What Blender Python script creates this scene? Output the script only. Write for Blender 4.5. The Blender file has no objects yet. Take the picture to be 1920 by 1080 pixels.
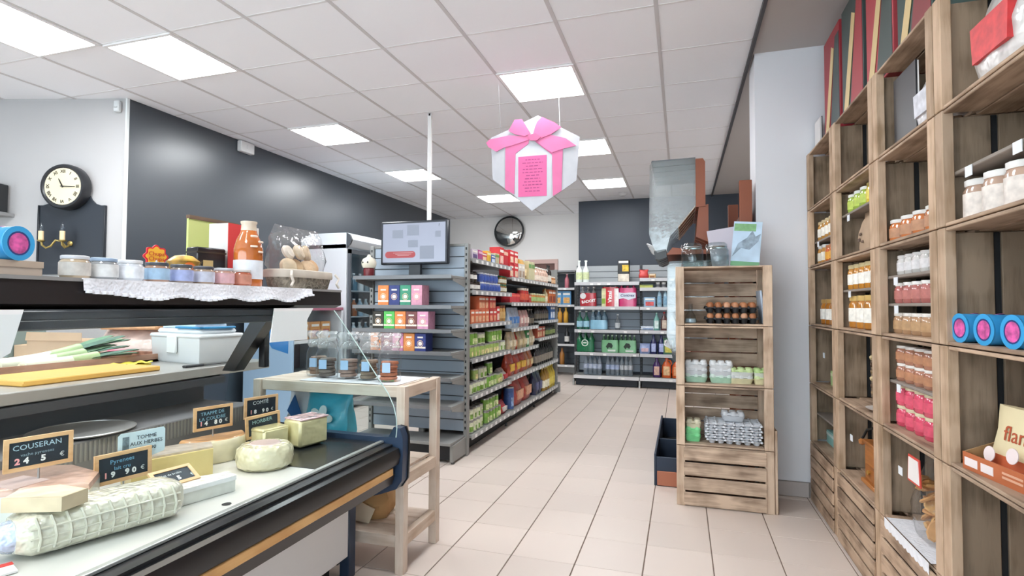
import bpy, bmesh, math, random
from mathutils import Vector, Matrix
random.seed(7)
sc = bpy.context.scene
C = sc.collection
PI = math.pi
R = math.radians

# ---------------------------------------------------------------- camera
cam_d = bpy.data.cameras.new('camera')
cam = bpy.data.objects.new('camera', cam_d)
C.objects.link(cam)
F, PITCH, ROLL, YAW, EYE = 1015.42, 0.0329, 0.0038, 0.3034, 1.25
cy_, sy_, cp_, sp_ = math.cos(YAW), math.sin(YAW), math.cos(PITCH), math.sin(PITCH)
fwd = Vector((-sy_*cp_, cy_*cp_, sp_))
rt = Vector((cy_, sy_, 0))
up = rt.cross(fwd)
r2 = rt*math.cos(ROLL) + up*math.sin(ROLL)
u2 = -rt*math.sin(ROLL) + up*math.cos(ROLL)
m = Matrix((r2, u2, -fwd)).transposed().to_4x4()
m.translation = Vector((0, 0, EYE))
cam.matrix_world = m
cam_d.sensor_width = 36
cam_d.lens = F*36/1920
cam_d.clip_start = 0.02
sc.camera = cam

# ---------------------------------------------------------------- world and exposure
w = bpy.data.worlds.new('daylight'); sc.world = w; w.use_nodes = True
bg = w.node_tree.nodes['Background']
bg.inputs[0].default_value = (0.85, 0.91, 1.0, 1)
bg.inputs[1].default_value = 2.5
LAMP = 11.0
vs = sc.view_settings
vs.view_transform = 'Standard'; vs.look = 'None'; vs.gamma = 1; vs.use_curve_mapping = False
vs.exposure = 1.44
cy = sc.cycles
cy.max_bounces = 6; cy.diffuse_bounces = 5; cy.glossy_bounces = 2; cy.transmission_bounces = 4; cy.transparent_max_bounces = 12
cy.caustics_reflective = False; cy.caustics_refractive = False

# ---------------------------------------------------------------- materials
def lin(h):
    h = h.lstrip('#')
    o = []
    for i in (0, 2, 4):
        c = int(h[i:i+2], 16)/255
        o.append(c/12.92 if c <= 0.04045 else ((c+0.055)/1.055)**2.4)
    return (*o, 1)
MC = {}
def mt(h, rough=0.5, metal=0.0, coat=0.0, noise=None, bump=None, emit=None, trans=0.0, rand=0.0, spec=0.5):
    """plain procedural material: colour with optional noise mottling (scale, amount) and bump (scale, strength)"""
    key = (h, rough, metal, coat, noise, bump, emit, trans, rand, spec)
    if key in MC: return MC[key]
    ma = bpy.data.materials.new('m_' + h.strip('#') + '_%d' % len(MC)); ma.use_nodes = True
    nt = ma.node_tree; b = nt.nodes['Principled BSDF']
    c = lin(h)
    b.inputs['Base Color'].default_value = c
    b.inputs['Roughness'].default_value = rough
    b.inputs['Metallic'].default_value = metal
    b.inputs['Coat Weight'].default_value = coat; b.inputs['Specular IOR Level'].default_value = spec
    b.inputs['Coat Roughness'].default_value = 0.08
    if trans: b.inputs['Transmission Weight'].default_value = trans
    if emit:
        b.inputs['Emission Color'].default_value = c; b.inputs['Emission Strength'].default_value = emit
    if noise or bump or rand:
        tc = nt.nodes.new('ShaderNodeTexCoord'); oi = nt.nodes.new('ShaderNodeObjectInfo')
        ad = nt.nodes.new('ShaderNodeVectorMath'); ad.operation = 'ADD'
        nt.links.new(tc.outputs['Object'], ad.inputs[0]); nt.links.new(oi.outputs['Random'], ad.inputs[1])
    if noise or rand:
        n = nt.nodes.new('ShaderNodeTexNoise'); n.inputs['Scale'].default_value = noise[0] if noise else 1; n.inputs['Detail'].default_value = 2
        nt.links.new(ad.outputs[0], n.inputs['Vector'])
        mr = nt.nodes.new('ShaderNodeMapRange'); a = noise[1] if noise else 0
        mr.inputs[1].default_value = .3; mr.inputs[2].default_value = .7
        mr.inputs[3].default_value = 1-a; mr.inputs[4].default_value = 1+a
        nt.links.new(n.outputs['Fac'], mr.inputs[0])
        mx = nt.nodes.new('ShaderNodeMix'); mx.data_type = 'RGBA'; mx.blend_type = 'MULTIPLY'; mx.inputs[0].default_value = 1
        mx.inputs[6].default_value = c
        val = mr.outputs[0]
        if rand:
            m2 = nt.nodes.new('ShaderNodeMapRange'); m2.inputs[3].default_value = 1-rand; m2.inputs[4].default_value = 1+rand
            nt.links.new(oi.outputs['Random'], m2.inputs[0])
            mu = nt.nodes.new('ShaderNodeMath'); mu.operation = 'MULTIPLY'
            nt.links.new(val, mu.inputs[0]); nt.links.new(m2.outputs[0], mu.inputs[1]); val = mu.outputs[0]
        nt.links.new(val, mx.inputs[7]); nt.links.new(mx.outputs[2], b.inputs['Base Color'])
    if bump:
        n2 = nt.nodes.new('ShaderNodeTexNoise'); n2.inputs['Scale'].default_value = bump[0]; n2.inputs['Detail'].default_value = 1
        nt.links.new(ad.outputs[0], n2.inputs['Vector'])
        bp = nt.nodes.new('ShaderNodeBump'); bp.inputs['Strength'].default_value = bump[1]; bp.inputs['Distance'].default_value = .01
        nt.links.new(n2.outputs['Fac'], bp.inputs['Height']); nt.links.new(bp.outputs[0], b.inputs['Normal'])
        if coat: nt.links.new(bp.outputs[0], b.inputs['Coat Normal'])
    MC[key] = ma
    return ma
def wood(light, dark, axis='x', rough=.75, scale=1.0, rand=.18):
    key = ('wood', light, dark, axis, rough, scale, rand)
    if key in MC: return MC[key]
    ma = bpy.data.materials.new('wood_%d' % len(MC)); ma.use_nodes = True
    nt = ma.node_tree; b = nt.nodes['Principled BSDF']; L = nt.links.new
    b.inputs['Roughness'].default_value = rough
    tc = nt.nodes.new('ShaderNodeTexCoord'); oi = nt.nodes.new('ShaderNodeObjectInfo')
    of = nt.nodes.new('ShaderNodeMath'); of.operation = 'MULTIPLY'; of.inputs[1].default_value = 37
    L(oi.outputs['Random'], of.inputs[0])
    ad = nt.nodes.new('ShaderNodeVectorMath'); L(tc.outputs['Object'], ad.inputs[0]); L(of.outputs[0], ad.inputs[1])
    mp = nt.nodes.new('ShaderNodeMapping')
    s = [26*scale]*3; s['xyz'.index(axis)] = 2.2*scale
    mp.inputs['Scale'].default_value = s
    L(ad.outputs[0], mp.inputs[0])
    n = nt.nodes.new('ShaderNodeTexNoise'); n.inputs['Scale'].default_value = 1.3; n.inputs['Detail'].default_value = 4; n.inputs['Roughness'].default_value = .65
    L(mp.outputs[0], n.inputs['Vector'])
    n2 = nt.nodes.new('ShaderNodeTexNoise'); n2.inputs['Scale'].default_value = 7*scale; n2.inputs['Detail'].default_value = 2
    L(ad.outputs[0], n2.inputs['Vector'])
    mul = nt.nodes.new('ShaderNodeMath'); mul.operation = 'MULTIPLY_ADD'; mul.inputs[1].default_value = .5
    half = nt.nodes.new('ShaderNodeMath'); half.operation = 'MULTIPLY'; half.inputs[1].default_value = .5; L(n2.outputs['Fac'], half.inputs[0])
    L(n.outputs['Fac'], mul.inputs[0]); L(half.outputs[0], mul.inputs[2])
    rp = nt.nodes.new('ShaderNodeValToRGB'); rp.color_ramp.elements[0].position = .36; rp.color_ramp.elements[1].position = .56
    rp.color_ramp.elements[0].color = lin(dark); rp.color_ramp.elements[1].color = lin(light)
    L(mul.outputs[0], rp.inputs[0])
    m2 = nt.nodes.new('ShaderNodeMapRange'); m2.inputs[3].default_value = 1-rand; m2.inputs[4].default_value = 1+rand
    L(oi.outputs['Random'], m2.inputs[0])
    mx = nt.nodes.new('ShaderNodeMix'); mx.data_type = 'RGBA'; mx.blend_type = 'MULTIPLY'; mx.inputs[0].default_value = 1
    L(rp.outputs[0], mx.inputs[6]); L(m2.outputs[0], mx.inputs[7]); L(mx.outputs[2], b.inputs['Base Color'])
    bp = nt.nodes.new('ShaderNodeBump'); bp.inputs['Strength'].default_value = .35; bp.inputs['Distance'].default_value = .004
    L(n.outputs['Fac'], bp.inputs['Height']); L(bp.outputs[0], b.inputs['Normal'])
    MC[key] = ma
    return ma
def glass(tint='#f4fafa', refl=1.0, rough=.02, bump=None, milk=0.0):
    """thin clear sheet: see-through with a fresnel gloss"""
    key = ('glass', tint, refl, rough, bump, milk)
    if key in MC: return MC[key]
    ma = bpy.data.materials.new('clear_%d' % len(MC)); ma.use_nodes = True
    nt = ma.node_tree; nt.nodes.remove(nt.nodes['Principled BSDF']); L = nt.links.new
    out = nt.nodes['Material Output']
    t = nt.nodes.new('ShaderNodeBsdfTransparent'); t.inputs[0].default_value = lin(tint)
    g = nt.nodes.new('ShaderNodeBsdfGlossy'); g.inputs['Roughness'].default_value = rough
    fr = nt.nodes.new('ShaderNodeFresnel')
    ge = nt.nodes.new('ShaderNodeNewGeometry'); mr = nt.nodes.new('ShaderNodeMapRange'); mr.inputs[3].default_value = 1.45; mr.inputs[4].default_value = 1/1.45
    L(ge.outputs['Backfacing'], mr.inputs[0]); L(mr.outputs[0], fr.inputs[0])   # both faces of the sheet reflect alike
    mu = nt.nodes.new('ShaderNodeMath'); mu.operation = 'MULTIPLY'; mu.inputs[1].default_value = refl; mu.use_clamp = True
    L(fr.outputs[0], mu.inputs[0])
    if bump:
        tc = nt.nodes.new('ShaderNodeTexCoord'); n2 = nt.nodes.new('ShaderNodeTexNoise'); n2.inputs['Scale'].default_value = bump[0]
        L(tc.outputs['Object'], n2.inputs['Vector'])
        bp = nt.nodes.new('ShaderNodeBump'); bp.inputs['Strength'].default_value = bump[1]; bp.inputs['Distance'].default_value = .01
        L(n2.outputs['Fac'], bp.inputs['Height']); L(bp.outputs[0], g.inputs['Normal']); L(bp.outputs[0], fr.inputs['Normal'])
    mx = nt.nodes.new('ShaderNodeMixShader')
    tr = t.outputs[0]
    if milk:
        df_ = nt.nodes.new('ShaderNodeBsdfDiffuse'); df_.inputs[0].default_value = lin(tint)
        m0 = nt.nodes.new('ShaderNodeMixShader'); m0.inputs[0].default_value = milk
        L(t.outputs[0], m0.inputs[1]); L(df_.outputs[0], m0.inputs[2]); tr = m0.outputs[0]
    L(mu.outputs[0], mx.inputs[0]); L(tr, mx.inputs[1]); L(g.outputs[0], mx.inputs[2]); L(mx.outputs[0], out.inputs[0])
    MC[key] = ma
    return ma

# ---------------------------------------------------------------- mesh helpers
class MB:
    def __init__(s): s.v = []; s.f = []
    def add(s, v, f):
        k = len(s.v); s.v += [tuple(p) for p in v]; s.f += [tuple(i+k for i in q) for q in f]; return s
    def box(s, x0, x1, y0, y1, z0, z1, c=0):
        if not c:
            return s.add([(x, y, z) for x in (x0, x1) for y in (y0, y1) for z in (z0, z1)],
                         [(0,1,3,2),(4,6,7,5),(0,4,5,1),(2,3,7,6),(0,2,6,4),(1,5,7,3)])
        lo = (x0, y0, z0); hi = (x1, y1, z1); idx = {}; v = []
        for sx in (0,1):
            for sy in (0,1):
                for sz in (0,1):
                    sg = (sx, sy, sz)
                    for a in range(3):
                        p = [(hi[k] if sg[k] else lo[k]) if k == a else ((hi[k]-c) if sg[k] else (lo[k]+c)) for k in range(3)]
                        idx[(sg, a)] = len(v); v.append(p)
        f = []
        for a in range(3):
            b1, b2 = (a+1) % 3, (a+2) % 3
            for s1 in (0,1):
                q = []
                for (p1, p2) in ((0,0),(1,0),(1,1),(0,1)):
                    sg = [0,0,0]; sg[a] = s1; sg[b1] = p1; sg[b2] = p2; q.append(idx[(tuple(sg), a)])
                f.append(q)
            for p1 in (0,1):
                for p2 in (0,1):
                    e0 = [0,0,0]; e0[b1] = p1; e0[b2] = p2; e1 = list(e0); e1[a] = 1
                    f.append([idx[(tuple(e0), b1)], idx[(tuple(e1), b1)], idx[(tuple(e1), b2)], idx[(tuple(e0), b2)]])
        for sx in (0,1):
            for sy in (0,1):
                for sz in (0,1): f.append([idx[((sx,sy,sz), a)] for a in range(3)])
        return s.add(v, f)
    def lathe(s, prof, n=14, cx=0, cy=0, cz=0, sx=1, sy=1):
        v = []; f = []; rings = []
        for (r, z) in prof:
            if r < 1e-6: rings.append([len(v)]); v.append((cx, cy, cz+z))
            else:
                rings.append(list(range(len(v), len(v)+n)))
                v += [(cx+sx*r*math.cos(2*PI*i/n), cy+sy*r*math.sin(2*PI*i/n), cz+z) for i in range(n)]
        for a, b in zip(rings, rings[1:]):
            for i in range(n):
                j = (i+1) % n
                if len(a) == 1 and len(b) == 1: continue
                if len(a) == 1: f.append((a[0], b[i], b[j]))
                elif len(b) == 1: f.append((a[i], a[j], b[0]))
                else: f.append((a[i], a[j], b[j], b[i]))
        return s.add(v, f)
    def cyl(s, r, z0, z1, n=14, cx=0, cy=0, c=0):
        if c: return s.lathe([(0,z0),(r-c,z0),(r,z0+c),(r,z1-c),(r-c,z1),(0,z1)], n, cx, cy)
        return s.lathe([(0,z0),(r,z0),(r,z1),(0,z1)], n, cx, cy)
    def prism(s, poly, a0, a1, axis='y'):
        n = len(poly)
        def P(u, v, a): return {'x': (a,u,v), 'y': (u,a,v), 'z': (u,v,a)}[axis]
        v = [P(u,w_,a0) for u, w_ in poly] + [P(u,w_,a1) for u, w_ in poly]
        f = [tuple(range(n)), tuple(range(2*n-1, n-1, -1))] + [(i, (i+1) % n, (i+1) % n+n, i+n) for i in range(n)]
        return s.add(v, f)
    def tube(s, pts, r, n=8, taper=None):
        pts = [Vector(p) for p in pts]; rings = []; v = []; f = []
        for i, p in enumerate(pts):
            d = (pts[min(i+1, len(pts)-1)] - pts[max(i-1, 0)]).normalized()
            a = d.orthogonal().normalized() if i == 0 else (rings_a - d*rings_a.dot(d)).normalized()
            rings_a = a; b = d.cross(a)
            rr = r if taper is None else r*(1+(taper-1)*i/(len(pts)-1))
            rings.append(list(range(len(v), len(v)+n)))
            v += [p + (a*math.cos(2*PI*k/n) + b*math.sin(2*PI*k/n))*rr for k in range(n)]
        for a, b in zip(rings, rings[1:]):
            f += [(a[i], a[(i+1) % n], b[(i+1) % n], b[i]) for i in range(n)]
        f += [tuple(rings[0][::-1]), tuple(rings[-1])]
        return s.add(v, f)
    def loft(s, secs, cap=True, closed=True):
        n = len(secs[0]); v = [p for q in secs for p in q]; f = []
        for a in range(len(secs)-1):
            for i in range(n if closed else n-1):
                j = (i+1) % n
                f.append((a*n+i, a*n+j, (a+1)*n+j, (a+1)*n+i))
        if cap: f += [tuple(range(n))[::-1], tuple(range((len(secs)-1)*n, len(secs)*n))]
        return s.add(v, f)
    def grid(s, fn, nu, nv):
        v = [fn(i/nu, j/nv) for i in range(nu+1) for j in range(nv+1)]
        f = [(i*(nv+1)+j, (i+1)*(nv+1)+j, (i+1)*(nv+1)+j+1, i*(nv+1)+j+1) for i in range(nu) for j in range(nv)]
        return s.add(v, f)
    def mesh(s, name, smooth=True, ang=38):
        me = bpy.data.meshes.new(name); me.from_pydata(s.v, [], s.f)
        bm = bmesh.new(); bm.from_mesh(me); bmesh.ops.recalc_face_normals(bm, faces=bm.faces); bm.to_mesh(me); bm.free()
        if smooth:
            for p in me.polygons: p.use_smooth = True
            me.set_sharp_from_angle(angle=R(ang))
        return me
KIDS = {}
def ob(name, data, mat=None, parent=None, loc=(0,0,0), rot=(0,0,0)):
    """link one mesh object; data is an MB or a mesh"""
    if isinstance(data, MB): data = data.mesh(name)
    if mat is not None and not data.materials: data.materials.append(mat)
    o = bpy.data.objects.new(name, data); C.objects.link(o)
    o.parent = parent; o.location = loc; o.rotation_euler = rot
    if parent is not None: KIDS.setdefault(parent.name, []).append(o)
    return o
BC = {}
def bx(name, dims, mat, parent=None, loc=(0,0,0), rot=(0,0,0), c=0.0, centre=False):
    """box part from its corner (or centre) with shared mesh data"""
    key = (tuple(round(d,5) for d in dims), mat.name, c, centre)
    if key not in BC:
        x, y, z = dims
        b = MB().box(-x/2,x/2,-y/2,y/2,-z/2,z/2,c) if centre else MB().box(0,x,0,y,0,z,c)
        me = b.mesh(name, smooth=False); me.materials.append(mat); BC[key] = me
    return ob(name, BC[key], None, parent, loc, rot)
def tag(o, label, cat, group=None):
    o['label'] = label; o['category'] = cat
    if group: o['group'] = group
    return o
def thing(name, label, cat, loc=(0,0,0), rz=0, group=None, rot=None):
    o = bpy.data.objects.new(name, None); C.objects.link(o); o.empty_display_size = .05
    o.location = loc; o.rotation_euler = rot if rot else (0,0,rz)
    return tag(o, label, cat, group)
def dup(root, label, loc, rz=None, group=None, rot=None):
    """copy a thing with its parts and sub-parts"""
    r = root.copy(); C.objects.link(r); r.location = loc; r['label'] = label
    if rz is not None: r.rotation_euler = (0,0,rz)
    if rot is not None: r.rotation_euler = rot
    if group: r['group'] = group
    for ch in KIDS.get(root.name, []):
        c = ch.copy(); C.objects.link(c); c.parent = r; KIDS.setdefault(r.name, []).append(c)
        for g in KIDS.get(ch.name, []):
            d = g.copy(); C.objects.link(d); d.parent = c; KIDS.setdefault(c.name, []).append(d)
    return r
def structure(o): o['kind'] = 'structure'; return o
ORD = ['first','second','third','fourth','fifth','sixth','seventh','eighth','ninth','tenth','eleventh','twelfth','thirteenth','fourteenth','fifteenth','sixteenth','seventeenth','eighteenth','nineteenth','twentieth']
def text(body, size, mat, parent, loc, rot=(PI/2,0,0), ext=.0008, align='CENTER', name='lettering', shear=0, sx=1, bold=0):
    cu = bpy.data.curves.new('t', 'FONT'); cu.body = body; cu.size = size; cu.extrude = ext; cu.align_x = align; cu.align_y = 'CENTER'
    cu.shear = shear; cu.offset = bold; cu.resolution_u = 2; cu.space_line = .85
    t = bpy.data.objects.new('t', cu); C.objects.link(t)
    dg = bpy.context.evaluated_depsgraph_get()
    me = bpy.data.meshes.new_from_object(t.evaluated_get(dg)); bpy.data.objects.remove(t); bpy.data.curves.remove(cu)
    me.materials.clear(); me.materials.append(mat)
    o = ob(name, me, None, parent, loc, rot); o.scale = (sx,1,1)
    return o
# ================================================================ THE SETTING
CEIL = 3.004
XD = -4.49          # dark side wall
YB = 10.10          # grey back wall
YD = 8.97           # dark back wall on the right
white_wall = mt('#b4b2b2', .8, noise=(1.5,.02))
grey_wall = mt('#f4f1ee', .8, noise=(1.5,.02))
dark_wall = mt('#343b43', .34, noise=(1.2,.04), spec=.9)
dark_wall2 = mt('#353c47', .5, noise=(1.2,.04))
pillar_m = mt('#dedee2', .75, noise=(1.5,.02))

# floor: a grout slab with separate tiles on it
flo = structure(ob('floor', MB().box(-6.6,1.9,-3.3,10.3,-.1,-.004), mt('#7d6d62', .9)))
TX, TY, FX, FY = .3204, .3284, -1.4637, 2.6347
tile_m = mt('#d6c8be', .38, noise=(.9,.035), rand=.03)
tile_me = MB().box(0,TX-.006,0,TY-.0028,-.006,0,.0012).mesh('tile', smooth=False); tile_me.materials.append(tile_m)
rest = MB()
for i in range(-16, 11):
    for j in range(-18, 24):
        x = FX+i*TX; y = FY+j*TY
        if x < -6.6 or x > 1.6 or y > 10.0: continue
        if -1.75 <= x <= .8 and 2.2 < y < 9.3 and not (x > .2 and y > 4.1) and not (x < -1.47 and y < 2.4):
            ob('tile', tile_me, None, flo, (x+.003, y+.0014, 0))
        else:
            rest.box(x+.003, x+TX-.003, y+.003, y+TY-.003, -.006, 0)
o = ob('tile', rest, tile_m, flo); o['kind'] = 'stuff'

# suspended ceiling: slab, tiles, bars
cl = structure(ob('ceiling', MB().box(-6.6,1.9,-3.3,10.3,CEIL+.03,CEIL+.12), mt('#d0cdcc', .9)))
CX, CY, S6 = -2.5317, 3.2104, .6
LIT = [(-2,-1),(2,1),(-2,2),(-2,5),(-1,8),(2,4),(2,7),(-3,-2),(2,-2),(-2,-5),(2,-6)]
ctile_m = mt('#f6f7fb', .92, rand=.012)
ctile = MB().box(0,S6-.016,0,S6-.012,0,.014,.002).mesh('ceiling_tile', smooth=False); ctile.materials.append(ctile_m)
crest = MB()
for i in range(-7, 5):
    for j in range(-10, 12):
        if (i, j) in LIT: continue
        x = CX+i*S6; y = CY+j*S6
        if x > .3 or y > 10: continue
        if y > .9 and x > -5.6: ob('ceiling_tile', ctile, None, cl, (x+.008, y+.006, CEIL+.001))
        else: crest.box(x+.01, x+S6-.01, y+.01, y+S6-.01, CEIL+.002, CEIL+.016)
o = ob('ceiling_tile', crest, ctile_m, cl); o['kind'] = 'stuff'
bar_m = mt('#cfcccd', .6)
for i in range(-7, 6):
    bx('grid_bar', (.024, 13.2, .012), bar_m, cl, (CX+i*S6-.012, -3.2, CEIL-.003))
for j in range(-10, 12):
    bx('grid_bar', (7.0, .016, .008), mt('#e2e1e2', .6), cl, (-6.55, CY+j*S6-.008, CEIL-.001))
structure(ob('trim_1', MB().box(.455,.475,-3.2,YD,CEIL-.03,CEIL+.0), mt('#4a4a4e', .6)))
cs = structure(ob('ceiling', MB().box(.476,1.9,-3.2,YD,CEIL-.006,CEIL+.02), mt('#b9b4b1', .9)))

# walls
structure(ob('wall_dark_side', MB().box(XD-.1,XD,3.376,YB,0,CEIL), dark_wall))
structure(ob('trim_2', MB().box(XD-.012,XD+.004,3.362,3.386,0,CEIL), mt('#dfe3e3', .5)))
structure(ob('wall_back', MB().box(XD,-1.64,YB,YB+.1,0,CEIL), grey_wall))
structure(ob('wall_back_right', MB().box(-1.64,1.9,YD,YD+.1,0,CEIL), dark_wall2))
structure(ob('wall_return', MB().box(-1.64,-1.55,YD+.1,YB,0,CEIL), grey_wall))
structure(ob('wall_pillar', MB().box(.49,1.5,4.02,4.32,0,CEIL), pillar_m))
structure(ob('wall_right', MB().box(1.16,1.26,-3.2,4.02,0,CEIL), pillar_m))
structure(ob('wall_right_far', MB().box(1.7,1.8,4.3,YD,0,CEIL), grey_wall))
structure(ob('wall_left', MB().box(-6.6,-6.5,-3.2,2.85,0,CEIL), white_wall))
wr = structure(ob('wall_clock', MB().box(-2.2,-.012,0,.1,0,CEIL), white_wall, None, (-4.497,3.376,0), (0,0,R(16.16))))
# shopfront behind the viewer
sf = MB()
sf.box(-6.6,1.3,-3.3,-3.2,0,.35).box(-6.6,1.3,-3.3,-3.2,2.75,CEIL)
for x in (-6.6,-4.7,-2.8,-.9,1.0): sf.box(x,x+.1 if x < 1 else 1.3,-3.3,-3.2,.35,2.75)
structure(ob('wall_front', sf, mt('#5b5f66', .5)))
for k, x in enumerate((-6.5,-4.6,-2.7,-.8)):
    structure(ob('window_%d' % (k+1), MB().box(x,x+1.8,-3.26,-3.25,.35,2.75), glass()))
# baseboard tiles on the pillar
bb = structure(ob('baseboard_pillar', MB().box(.49,.80,4.012,4.02,0,.098), mt('#8d857f', .8)))
for k in range(2): bx('tile', (.19-.006 if k else .115, .008, .094), mt('#b3aaa6', .45, noise=(2,.04)), bb, (.487 if not k else .605, 4.004, .002), c=.002)
# doorway in the back wall, mostly behind the shelving
dr = structure(ob('door_1', MB().box(-2.74,-2.30,YB-.012,YB-.002,0,2.06), mt('#6d4a41', .6)))
for b in ((-2.89,-2.74,0,2.14),(-2.30,-2.24,0,2.14),(-2.74,-2.30,2.06,2.14)):
    ob('door_frame', MB().box(b[0],b[1],YB-.04,YB-.002,b[2],b[3]), mt('#d5b3a9', .6), dr)

# ---------------------------------------------------------------- ceiling lights
def ceiling_light(i, j, label):
    t = thing('ceiling_light', label, 'ceiling light', (CX+(i+.5)*S6, CY+(j+.5)*S6, CEIL-.012), group='square ceiling light panels')
    fr = MB(); h = .297
    for b in ((-h,h,-h,-h+.022),(-h,h,h-.022,h),(-h,-h+.022,-h+.022,h-.022),(h-.022,h,-h+.022,h-.022)): fr.box(b[0],b[1],b[2],b[3],0,.02)
    if 'lf' not in BC:
        BC['lf'] = fr.mesh('frame'); BC['lf'].materials.append(mt('#eceaea', .4))
        e = bpy.data.materials.new('lamp_diffuser'); e.use_nodes = True; b = e.node_tree.nodes['Principled BSDF']
        b.inputs['Base Color'].default_value = (.9,.9,.9,1); b.inputs['Emission Color'].default_value = (.95,.98,1,1); b.inputs['Emission Strength'].default_value = LAMP
        poly = []
        for (sx, sy) in ((1,1),(-1,1),(-1,-1),(1,-1)):
            for k in range(5):
                a = math.atan2(sy, sx) - PI/4 + k*PI/8
                poly.append((sx*.235+.04*math.cos(a), sy*.235+.04*math.sin(a)))
        BC['ld'] = MB().prism(poly, .003, .013, 'z').mesh('diffuser'); BC['ld'].materials.append(e)
    ob('frame', BC['lf'], None, t); ob('diffuser', BC['ld'], None, t)
LL = ['square ceiling light nearest above the cheese counter, left','square ceiling light in front of the hanging gift sign','square ceiling light above the sauce bottle near the dark side wall','square ceiling light behind the white monitor pole','small far square ceiling light left of the gift sign tip','square ceiling light just right of the gift sign','small far square ceiling light above the dark back wall','square ceiling light cut off by the left picture edge']
for k, (i, j) in enumerate(LIT):
    ceiling_light(i, j, LL[k] if k < len(LL) else 'square ceiling light behind the viewer, row %s' % ORD[k-len(LL)])

# small fittings on walls and ceiling
o = tag(ob('sensor_box', MB().box(-.095,.095,-.06,0,-.06,.055,.008).box(-.02,.02,-.066,-.06,-.02,.02,.002), mt('#d9d8d8', .5), None, (XD+.002,4.65,2.94), (0,0,R(90))), 'small white alarm box high on the dark side wall', 'alarm box')
o = tag(ob('motion_sensor', MB().box(-.025,.025,-.04,0,-.05,.045,.008).lathe([(0,0),(.012,.002),(.016,.01)],10,0,-.041,-.02), mt('#cfd2d3', .5), None, (-4.562,3.352,2.93), (0,0,R(16))), 'small white motion sensor at the top of the clock wall', 'sensor')
o = tag(ob('smoke_detector', MB().lathe([(0,-.045),(.04,-.045),(.055,-.03),(.07,-.012),(.07,0),(0,0)],20), mt('#c4c2c2', .5), None, (-.86,8.45,CEIL-.005)), 'round white smoke detector on the ceiling before the dark back wall', 'smoke detector')
# convex mirror
t = thing('convex_mirror', 'round convex security mirror on the grey back wall', 'mirror', (-3.2,YB,2.70))
prof = [(.285*math.sin(a*R(62)/8)/math.sin(R(62)), .14*(math.cos(a*R(62)/8)-math.cos(R(62)))) for a in range(9)][::-1]
ob('mirror_dome', MB().lathe(prof, 40), mt('#d6d6d2', .04, metal=1.0), t, (0,-.09,0), (PI/2-.1,0,0))
ob('rim', MB().lathe([(.278,-.012),(.30,-.012),(.305,0),(.30,.014),(.278,.014),(.278,-.012)], 40), mt('#26282a', .5), t, (0,-.09,0), (PI/2-.1,0,0))
ob('bracket', MB().box(-.03,.03,-.09,0,-.03,.03), mt('#3a3a3a', .5), t)
# ================================================================ SHOP SHELVING
steel = mt('#8c8c89', .45, metal=.1)
steel_d = mt('#4d5054', .45, metal=.1)
slat_m = mt('#a9adb0', .5, rand=.04)
slat_b = mt('#a3afbc', .5, rand=.04)
slat_k = mt('#54585e', .55, rand=.05)
strip_m = mt('#a7a8a8', .35)
tag_m = mt('#efeeec', .5)
slot_m = mt('#1d1f22', .7)
def back_panel(t, x0, x1, y, z0, z1, mat, sh=.098, name='back_slat'):
    z = z0
    while z < z1-.02:
        h = min(sh, z1-z)
        bx(name, (x1-x0, .012, h-.008), mat, t, (x0, y, z), c=.002); z += h
    bx('back_board', (x1-x0, .006, z1-z0), steel_d, t, (x0, y+.012, z0))
def upright(t, x, y, h, mat=steel, d=.05, wd=.035, slots='y'):
    o = bx('upright', (wd, d, h), mat, t, (x-wd/2, y, 0), c=.003)
    sm = MB(); z = .22
    while z < h-.03:
        if slots == 'y': sm.box(-.006,.006,-.0015,.001,z,z+.022)
        else: sm.box(wd/2-.001,wd/2+.0015,d/2-.006,d/2+.006,z,z+.022)
        z += .05
    s = ob('slots', sm, slot_m, o, (wd/2,0,0) if slots == 'y' else (wd/2,0,0)); s['kind'] = 'stuff'
def shelf(t, x0, x1, y0, y1, z, tags=0, mat=steel, lip=.034, brackets=True, strip=None, rnd=None):
    """a metal shelf, its front edge at y0, top at z, with its price strip and tags as pieces"""
    m_ = MB().box(x0+.004,x1-.004,y0,y1,z-.022,z,.002)
    s = ob('shelf', m_, mat, t)
    if brackets:
        for x in (x0+.006, x1-.01):
            b = ob('bracket', MB().prism([(y0+.03,z-.022),(y1,z-.022),(y1,z-.085),(y1-.04,z-.085),(y0+.03,z-.04)], x, x+.004, 'x'), mat, s)
    if strip is not None:
        bx('price_strip', (x1-x0-.01, .006, lip), strip, s, (x0+.005, y0-.006, z-lip+.006))
        for k in range(tags):
            f = (k+.5)/tags if rnd is None else rnd.random()*.92+.04
            bx('price_tag', (.048, .002, .028), tag_m, s, (x0+.01+f*(x1-x0-.07), y0-.008, z-lip+.009))
    return s

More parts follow.
